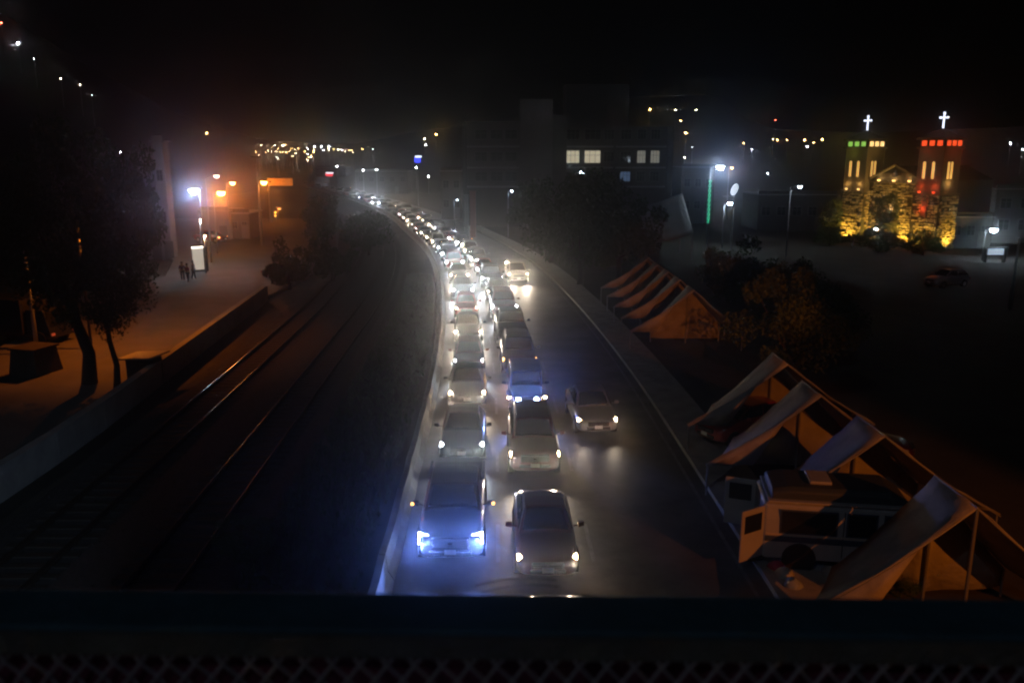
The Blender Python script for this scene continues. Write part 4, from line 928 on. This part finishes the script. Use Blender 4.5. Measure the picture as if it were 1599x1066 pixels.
for s_ in (-1,1):
    for y0, w, h, z in ((1.55,1.45,.62,1.5),(.15,.72,.62,1.5),(-.85,.75,.62,1.5)):
        f = MB(); f.box((s_*.99,y0,z),(.03,w+.1,h+.1)); fo = f.build('side_window', M_vb, vn, bevel=.01)
        MB().box((s_*1.007,y0,z),(.015,w,h)).build('pane', M_wglass, fo)
    MB().box((s_*1.003,.85,.98),(.02,3.7,.16)).build('stripe', M_vb, vn); MB().box((s_*1.003,.85,1.12),(.024,3.7,.05)).build('stripe', mat('stripe_pale',(.55,.5,.45),.5), vn)
    for yy in (-1.95, 1.75):
        rot = Matrix.Translation((s_*.88,yy,.36)) @ Matrix.Rotation(R(90),4,'Y')
        w = MB(); w.lathe([(.2,-.12),(.34,-.12),(.36,0),(.34,.12),(.2,.12)], 20, rot); wo = w.build('wheel', M_tyre, vn)
        w = MB(); w.lathe([(.05,-.13),(.2,-.125),(.2,.125),(.05,.13)], 12, rot); w.build('rim', M_rim, wo)
        w = MB(); w.lathe([(.40,-.14),(.46,-.138),(.46,.138),(.40,.14)], 20, Matrix.Translation((s_*.885,yy,.42)) @ Matrix.Rotation(R(90),4,'Y')); w.build('wheel_arch', M_dark, vn)
    MB().box((s_*.68,-2.72,.82),(.26,.06,.2)).build('headlight', M_off, vn, bevel=.02)
    h = bpy.data.objects.new('rear_door', None)
    d = MB(); d.box((0,.45,1.2-.45),(.05,.9,1.5)); do = d.build('rear_door', M_vw, vn, bevel=.02, loc=(s_*.93,2.74,.42), rz=s_*R(-12 if s_ > 0 else -40))
    MB().box((.0,.45,1.08),(.062,.66,.52)).build('pane', M_wglass, do)
MB().box((0,-2.78,.52),(1.8,.12,.16)).build('bumper', M_chrome, vn, bevel=.03)
MB().box((0,-2.74,.8),(.9,.06,.24)).build('grille', M_dark, vn, bevel=.01)
MB().box((0,.05,.36),(1.6,4.9,.14)).build('underbody', M_dark, vn)

for s_ in (-1,1):
    for y0 in (-.75, .95): MB().box((s_*1.02,y0+.3,1.08),(.03,.14,.03)).build('door_handle', M_chrome, vn)
    for y0 in (-1.24, -.42, .62): MB().box((s_*1.0,y0,1.2),(.012,.02,1.35)).build('door_seam', M_dark, vn)
    MB().box((s_*1.12,-1.2,1.35),(.16,.08,.24)).build('mirror', M_dark, vn, bevel=.02)
MB().box((0,1.2,2.47),(.9,.6,.1)).build('roof_vent', M_vw, vn, bevel=.03)
# ------------------------------------------------------------------ tents
def tent(y, label, x=10.75, hw=3.85, zr=3.5, ze=1.15, dep=2.0, sag=.12, right=3.5, flare=.25, bw=2.3, mid=False, group='white tents along the roadside'):
    t = thing('tent', label, 'tent', (x, y, 0.05), 0, group)
    NS = 10; 
    for s_, w in ((-1,hw),(1,right)):
        m = MB(); vs = []; fs = []
        for j in range(5):
            b = j/4
            for i in range(NS+1):
                a = i/NS; z = zr - (zr-ze)*(a + sag*math.sin(math.pi*a)*.42) + .025*math.sin(9*a+j) + .018*math.sin(23*a+2.3*j+y)
                yy = -flare*a + (dep + 2*flare*a)*b
                z -= .06*math.sin(math.pi*b)*(.4+a)
                vs.append((s_*(w+(bw-w)*b**.8)*a, yy, z))
        for j in range(4):
            for i in range(NS):
                q = j*(NS+1)+i; fs.append((q,q+1,q+NS+2,q+NS+1) if s_ > 0 else (q,q+NS+1,q+NS+2,q+1))
        m.add(vs, fs); o = m.build('roof_panel', M_tent, t, smooth=True); sf = o.modifiers.new('thick','SOLIDIFY'); sf.thickness = .02; sf.offset = -1
    # rear gable cloth
    m = MB(); vs = [(0,dep-.02,zr-.03)]; n = 8
    for s_ in (-1,1):
        w = hw if s_ < 0 else right
        col_ = []
        for i in range(1, n+1):
            a = i/n; col_.append(len(vs)); vs.append((s_*bw*.99*a, dep+flare*a-.02, zr-.05-(zr-ze)*(a+sag*math.sin(math.pi*a)*.42)))
        base0 = len(vs)
        for i in range(n+1):
            a = i/n; vs.append((s_*bw*a*.98, dep+flare*a-.02+.05*math.sin(7*a), .25 if a < .99 else .27))
        top = [0]+col_
        for i in range(n): m.f.append((top[i],top[i+1],base0+i+1,base0+i)); m.mi.append(0)
    m.v = vs; o = m.build('gable_cloth', M_tent, t, smooth=True); sf = o.modifiers.new('thick','SOLIDIFY'); sf.thickness = .015
    e_ = lambda a: (-hw*a, -flare*a-.03, zr-.06-(zr-ze)*(a+sag*math.sin(math.pi*a)*.42))
    m = MB(); A_ = [e_(a) for a in (.32,.45,.6,.75,.9,1)]; B_ = [(-hw*(.58+.42*k/5), -flare*.8-.03+.05*math.sin(k*2.2), ze-.05) for k in range(6)]
    m.add(A_+B_, [(k,6+k,7+k,k+1) for k in range(5)]); o = m.build('curtain', M_tent, t, smooth=True); sf = o.modifiers.new('thick','SOLIDIFY'); sf.thickness = .012
    if mid: MB().tube([(0,.02,0),(0,.02,zr-.04)], .045, 8).build('post', M_pole, t)
    MB().tube([(0,dep-.1,0),(0,dep-.1,zr-.04)], .045, 8).build('post', M_pole, t)
    for s_, w in ((-1,hw),(1,right)):
        for yy, w_ in ((-flare+.05, w), (dep+flare-.05, bw)): MB().tube([(s_*(w_-.08),yy,0),(s_*(w_-.08),yy,ze-.02)], .035, 6).build('post', M_pole, t)
        MB().tube([(0,.02,zr-.04)]+[(s_*w*a,-flare*a,zr-.05-(zr-ze)*(a+sag*math.sin(math.pi*a)*.42)) for a in (.2,.4,.6,.8,1)], .022, 6).build('edge_tube', M_pole, t)
    MB().tube([(0,0,zr-.03),(0,dep,zr-.03)], .03, 6).build('ridge_pole', M_pole, t)
    return t
tent(17.9, 'nearest white tent at lower right with its centre post showing', hw=4.15, ze=.8, mid=True)
tent(22.9, 'white tent behind the camper van roof, orange lit', x=10.8)
tent(27.0, 'white tent left above the van with a wide swept left side', x=10.45)
tent(31.3, 'small looking white tent top fourth from the bridge', x=10.7)
for k, (yy, zz) in enumerate([(48.5,3.6),(52.6,3.6),(56.6,3.55),(60.8,3.5),(65.0,3.5)]):
    tent(yy, ORD[k]+' of the far row of tents counting from the near end', x=10.75, hw=3.8, zr=zz, right=3.0, ze=1.2, sag=.1, bw=2.2, group='far row of tents')

# clutter beside the van
for k, (u, v, colr, lb) in enumerate([(1213,888,(.45,.05,.12),'pink bundle of clothes on the ground behind the van'),(1224,900,(.5,.5,.5),'white sack beside the pink bundle'),(1175,870,(.2,.12,.03),'yellowish bundle behind the open van doors'),
      (1238,915,(.35,.4,.45),'pale crumpled sheet near the kerb'),(1295,895,(.3,.3,.3),'grey sack under the van side'),(1500,905,(.55,.25,.05),'orange bundle at the foot of the tent post')]):
    p = G(u, v, .1); b = MB(); n = 12; prof = [(.02,0),(.20,.02),(.25,.10),(.2,.2),(.1,.28),(.06,.3),(.02,.31)]
    b.lathe(prof, n); b.v = [(x*(1+.2*math.sin(3*math.atan2(y_,x)+k)), y_*(1+.15*math.cos(2*math.atan2(y_,x)+k)), z*(1+.1*math.sin(5*x+k))) for x,y_,z in b.v]
    tag(b.build('sack', mat(f'cloth_{k}', colr, .9, noise=.4, nscale=8), smooth=True, loc=(p.x,p.y,.05)), lb, 'sack', 'bundles beside the van')
for k, (u, v, lb) in enumerate([(1330,922,'leafy plant at the lower edge under the nearest tent'),(1372,920,'leafy plant right of the first one at the lower edge'),(1405,928,'paler leafy plant at the lower edge, rightmost')]):
    p = G(u, v, .1); tree((p.x, p.y, .05), .8, .5, .38, lb, 'plants at the foot of the nearest tent', fine=True, name='potted_plant', lm=M_leaf2)

# hut with sloping roof on the orange street
p = G(222, 602, .25); t = thing('kiosk', 'small dark hut with a flat overhanging roof by the wall', 'hut', (p.x-.2, p.y+.9, .25), R(-12))
MB().box((0,0,.6),(1.3,1.1,1.2)).build('wall', mat('hut_wood', (.06,.05,.04), .9, noise=.4, nscale=4), t)
MB().hexa([(-.95,-.85,1.22),(.95,-.85,1.36),(.95,.85,1.36),(-.95,.85,1.22),(-.95,-.85,1.3),(.95,-.85,1.44),(.95,.85,1.44),(-.95,.85,1.3)]).build('roof', M_pole, t, bevel=.01)
MB().box((0,-.56,.65),(.7,.04,.5)).build('hatch', M_dark, t)
p = G(62, 585, .25); t = thing('planter_block', 'dark block-shaped planter at the left edge of the street', 'planter', (p.x-.5, p.y+.6, .25), R(-15))
MB().hexa([(-.9,-.9,0),(.9,-.9,0),(.9,.9,0),(-.9,.9,0),(-.75,-.75,1.3),(.75,-.75,1.3),(.75,.75,1.3),(-.75,.75,1.3)]).build('block', M_bark, t, bevel=.03)
MB().box((0,0,1.36),(1.7,1.7,.1)).build('rim', M_bark, t)
# lit advertising panel beside the lamp
p = G(311, 424, .25); t = thing('advertising_display', 'tall narrow white lit panel below the blue-white lamp', 'sign', (p.x, p.y, .25), R(35))
MB().box((0,0,1.25),(1.0,.22,2.1)).build('panel', mat('ad_panel', (.6,.6,.6), .5, emit=(1,.86,.68), es=.42), t, bevel=.02)
MB().box((0,0,2.36),(1.05,.26,.12)).build('top_tube', mat('ad_tube',(.8,.8,.8),.4,emit=(1,.9,.75),es=4), t)
MB().box((.75,0,1.2),(.3,.3,2.4)).build('post', M_dark, t); MB().box((0,0,.1),(1.2,.4,.2)).build('base', M_dark, t)
p = G(323, 407, .25); street_lamp((p.x, p.y, 1.95+1.0), .25, 'low warm lamp right of the lit panel', (1,.7,.4), 90, mat('warm_small', (.8,.7,.5), .3, emit=(1,.72,.42), es=30), (.1,0), hs=.6)
street_lamp(P3(313,342,84), .25, 'small pale lamp on the trunk line under the blue-white lamp', (1,.9,.8), 60, mat('warm_small2', (.8,.7,.5), .3, emit=(1,.85,.7), es=10), (.1,0), hs=.7)
for v in (333, 338):
    far = Pd(430, v-1, 150); t = thing('marker_lamp', ('upper' if v == 333 else 'lower')+' of two small yellow lamps under the orange road sign', 'lamp', (far.x, far.y, 0))
    MB().tube([(0,0,0),(0,0,max(.3,far.z-.15))], .05, 6).build('pole', M_pole, t); MB().lathe([(.03,-.15),(.15,0),(.03,.15)], 8).build('globe', M_amber, t, loc=(0,0,max(.4,far.z)))
street_lamp(P3(436,325,146), 0, 'orange strip lamp just below the orange road sign', SOD, 120, mat('strip_l', (.8,.6,.3), .3, emit=(1,.5,.15), es=2), (.3,0), hs=1.8)

# ------------------------------------------------------------------ people by the lit panel
def person(loc, rz, top, legs, label, stride=.12, h=1.7):
    t = thing('person', label, 'person', loc, rz, 'people standing by the lit panel'); k = h/1.75
    def skin(name, verts, edges, rad, m, root=0):
        me = bpy.data.meshes.new(name); me.from_pydata([Vector(v)*k for v in verts], edges, []); me.materials.append(m)
        o = link(name, me, t); md = o.modifiers.new('skin','SKIN'); 
        for i, r_ in enumerate(rad): me.skin_vertices[0].data[i].radius = (r_*k, r_*k); 
        me.skin_vertices[0].data[root].use_root = True
        sb = o.modifiers.new('sub','SUBSURF'); sb.levels = 1; sb.render_levels = 1; md.use_smooth_shade = True; return o
    V = [(0,0,.95),(0,0,1.15),(0,-.01,1.38),(0,-.01,1.5),(0,-.02,1.60),(0,-.03,1.70),(.19,0,1.40),(.25,.03,1.12),(.24,-.08,.88),(.24,-.12,.78),(-.19,0,1.40),(-.25,.03,1.12),(-.24,-.08,.88),(-.24,-.12,.78),
         (.1,0,.88),(.11,-stride*.4,.48),(.11,-stride,.08),(.11,-stride-.14,.03),(-.1,0,.88),(-.11,stride*.3,.48),(-.11,stride,.08),(-.11,stride-.14,.03)]
    E = [(0,1),(1,2),(2,3),(3,4),(4,5),(2,6),(6,7),(7,8),(8,9),(2,10),(10,11),(11,12),(12,13),(0,14),(14,15),(15,16),(16,17),(0,18),(18,19),(19,20),(20,21)]
    Rr = [.14,.12,.14,.05,.085,.08,.055,.045,.035,.03,.055,.045,.035,.03,.09,.06,.045,.035,.09,.06,.045,.035]
    skm = mat('skin_tone', (.28,.16,.10), .6)
    b = skin('body', V, E, Rr, skm)
    skin('shirt', [V[0],V[1],V[2],V[6],V[7],V[10],V[11]], [(0,1),(1,2),(2,3),(3,4),(2,5),(5,6)], [.155,.135,.155,.07,.06,.07,.06], top)
    skin('trousers', [V[0],V[14],V[15],V[16],V[18],V[19],V[20]], [(0,1),(1,2),(2,3),(0,4),(4,5),(5,6)], [.15,.1,.075,.06,.1,.075,.06], legs)
    MB().lathe([(.02,1.60),(.095,1.62),(.1,1.70),(.075,1.78),(.02,1.80)], 12).build('hair', M_dark, t, smooth=True, loc=(0,.015,0)).scale = (k,k,k)
    return t
mr = mat('shirt_red',(.25,.04,.08),.9); mp = mat('shirt_purple',(.12,.06,.16),.9); mw = mat('shirt_grey',(.25,.22,.22),.9); mj = mat('jeans',(.03,.04,.07),.9)
for u, v, tp, lb, a in ((286,438,mp,'person in a purplish top, leftmost of three by the lit panel',.3),(294,441,mr,'person in a dark red top between two others by the lit panel',2.6),(303,436,mw,'person in a grey top next to the lit panel',1.4)):
    p = G(u, v, .25); person((p.x,p.y,.25), a, tp, mj, lb)

# ------------------------------------------------------------------ footbridge parapet in front of the camera
M_beam = mat('beam_paint', (.10,.24,.34), .6, noise=.4, nscale=6, bump=.2)
M_beam2 = mat('beam_concrete', (.26,.25,.24), .8, noise=.4, nscale=9, bump=.3)
M_wire = mat('mesh_wire', (.6,.55,.6), .6)
br = thing('footbridge_parapet', 'dark footbridge parapet with ledge and chain-link mesh across the bottom', 'parapet', (0,1.25,10.0), R(-.45))
zt = 10.792 - 10.0
b = MB(); b.hexa([(-2.6,-.11,zt-.03+.02),(2.6,-.11,zt-.03-.02),(2.6,0,zt-.03-.02),(-2.6,0,zt-.03+.02),(-2.6,-.11,zt+.02),(2.6,-.11,zt-.02),(2.6,0,zt-.02),(-2.6,0,zt+.02)]); b.build('top_beam', M_beam, br, bevel=.005)
b = MB(); b.hexa([(-2.6,-.122,zt-.042+.02),(2.6,-.122,zt-.042-.02),(2.6,-.112,zt-.042-.02),(-2.6,-.112,zt-.042+.02),(-2.6,-.122,zt-.008+.02),(2.6,-.122,zt-.008-.02),(2.6,-.112,zt-.008-.02),(-2.6,-.112,zt-.008+.02)]); b.build('lower_rail', M_beam2, br)
b = MB(); b.box((0,-.055,zt-.42),(5.2,.03,.74)); b.build('kick_panel', mat('kick_dark', (.26,.05,.12), .8, noise=.4, nscale=12), br)
wires = MB(); P_ = .042
for k in range(-62, 62):
    x0 = k*P_
    for d_ in (-1,1):
        pts = [(x0 + d_*P_*.5*i, -.117 + .003*(-1)**i*d_, zt-.03 - x0*.0078 - i*P_*.62) for i in range(14)]
        wires.tube(pts, .0028, 5, cap=False)
tag(wires.build('chain_link_mesh', M_wire, br), kind='stuff')
MB().box((0,-.55,-.12),(5.2,1.1,.12)).build('walkway_edge', M_beam2, br)
for k, (u0, v0, u1, v1, lb) in enumerate([(742,914,868,905,'upper thin dark cable just above the bridge ledge'),(750,925,872,915,'lower thin dark cable just above the bridge ledge')]):
    a_, b_ = Vector(P3(u0,v0,2.0)), Vector(P3(u1,v1,2.0)); cb = MB()
    cb.tube([a_.lerp(b_, s_/12)+Vector((0,0,.012*math.sin(math.pi*s_/12))) for s_ in range(13)], .0012, 6); tag(cb.build('cable', M_dark), lb, 'cable', 'cables above the ledge')

# ------------------------------------------------------------------ haze
hz = MB(); hz.box((0, 350, 44), (1290, 800, 92)); ho = hz.build('haze', None); ho.data.materials.clear()
hm = bpy.data.materials.new('haze'); hm.use_nodes = True; nt = hm.node_tree; nt.nodes.clear()
om = nt.nodes.new('ShaderNodeOutputMaterial'); pv = nt.nodes.new('ShaderNodeVolumePrincipled')
pv.inputs['Color'].default_value = (.93,.93,.93,1); pv.inputs['Density'].default_value = HAZE; pv.inputs['Anisotropy'].default_value = HAZE_G
nt.links.new(pv.outputs[0], om.inputs['Volume']); ho.data.materials.append(hm); tag(ho, kind='stuff')
ho['label'] = 'thin night haze glowing around the headlights'
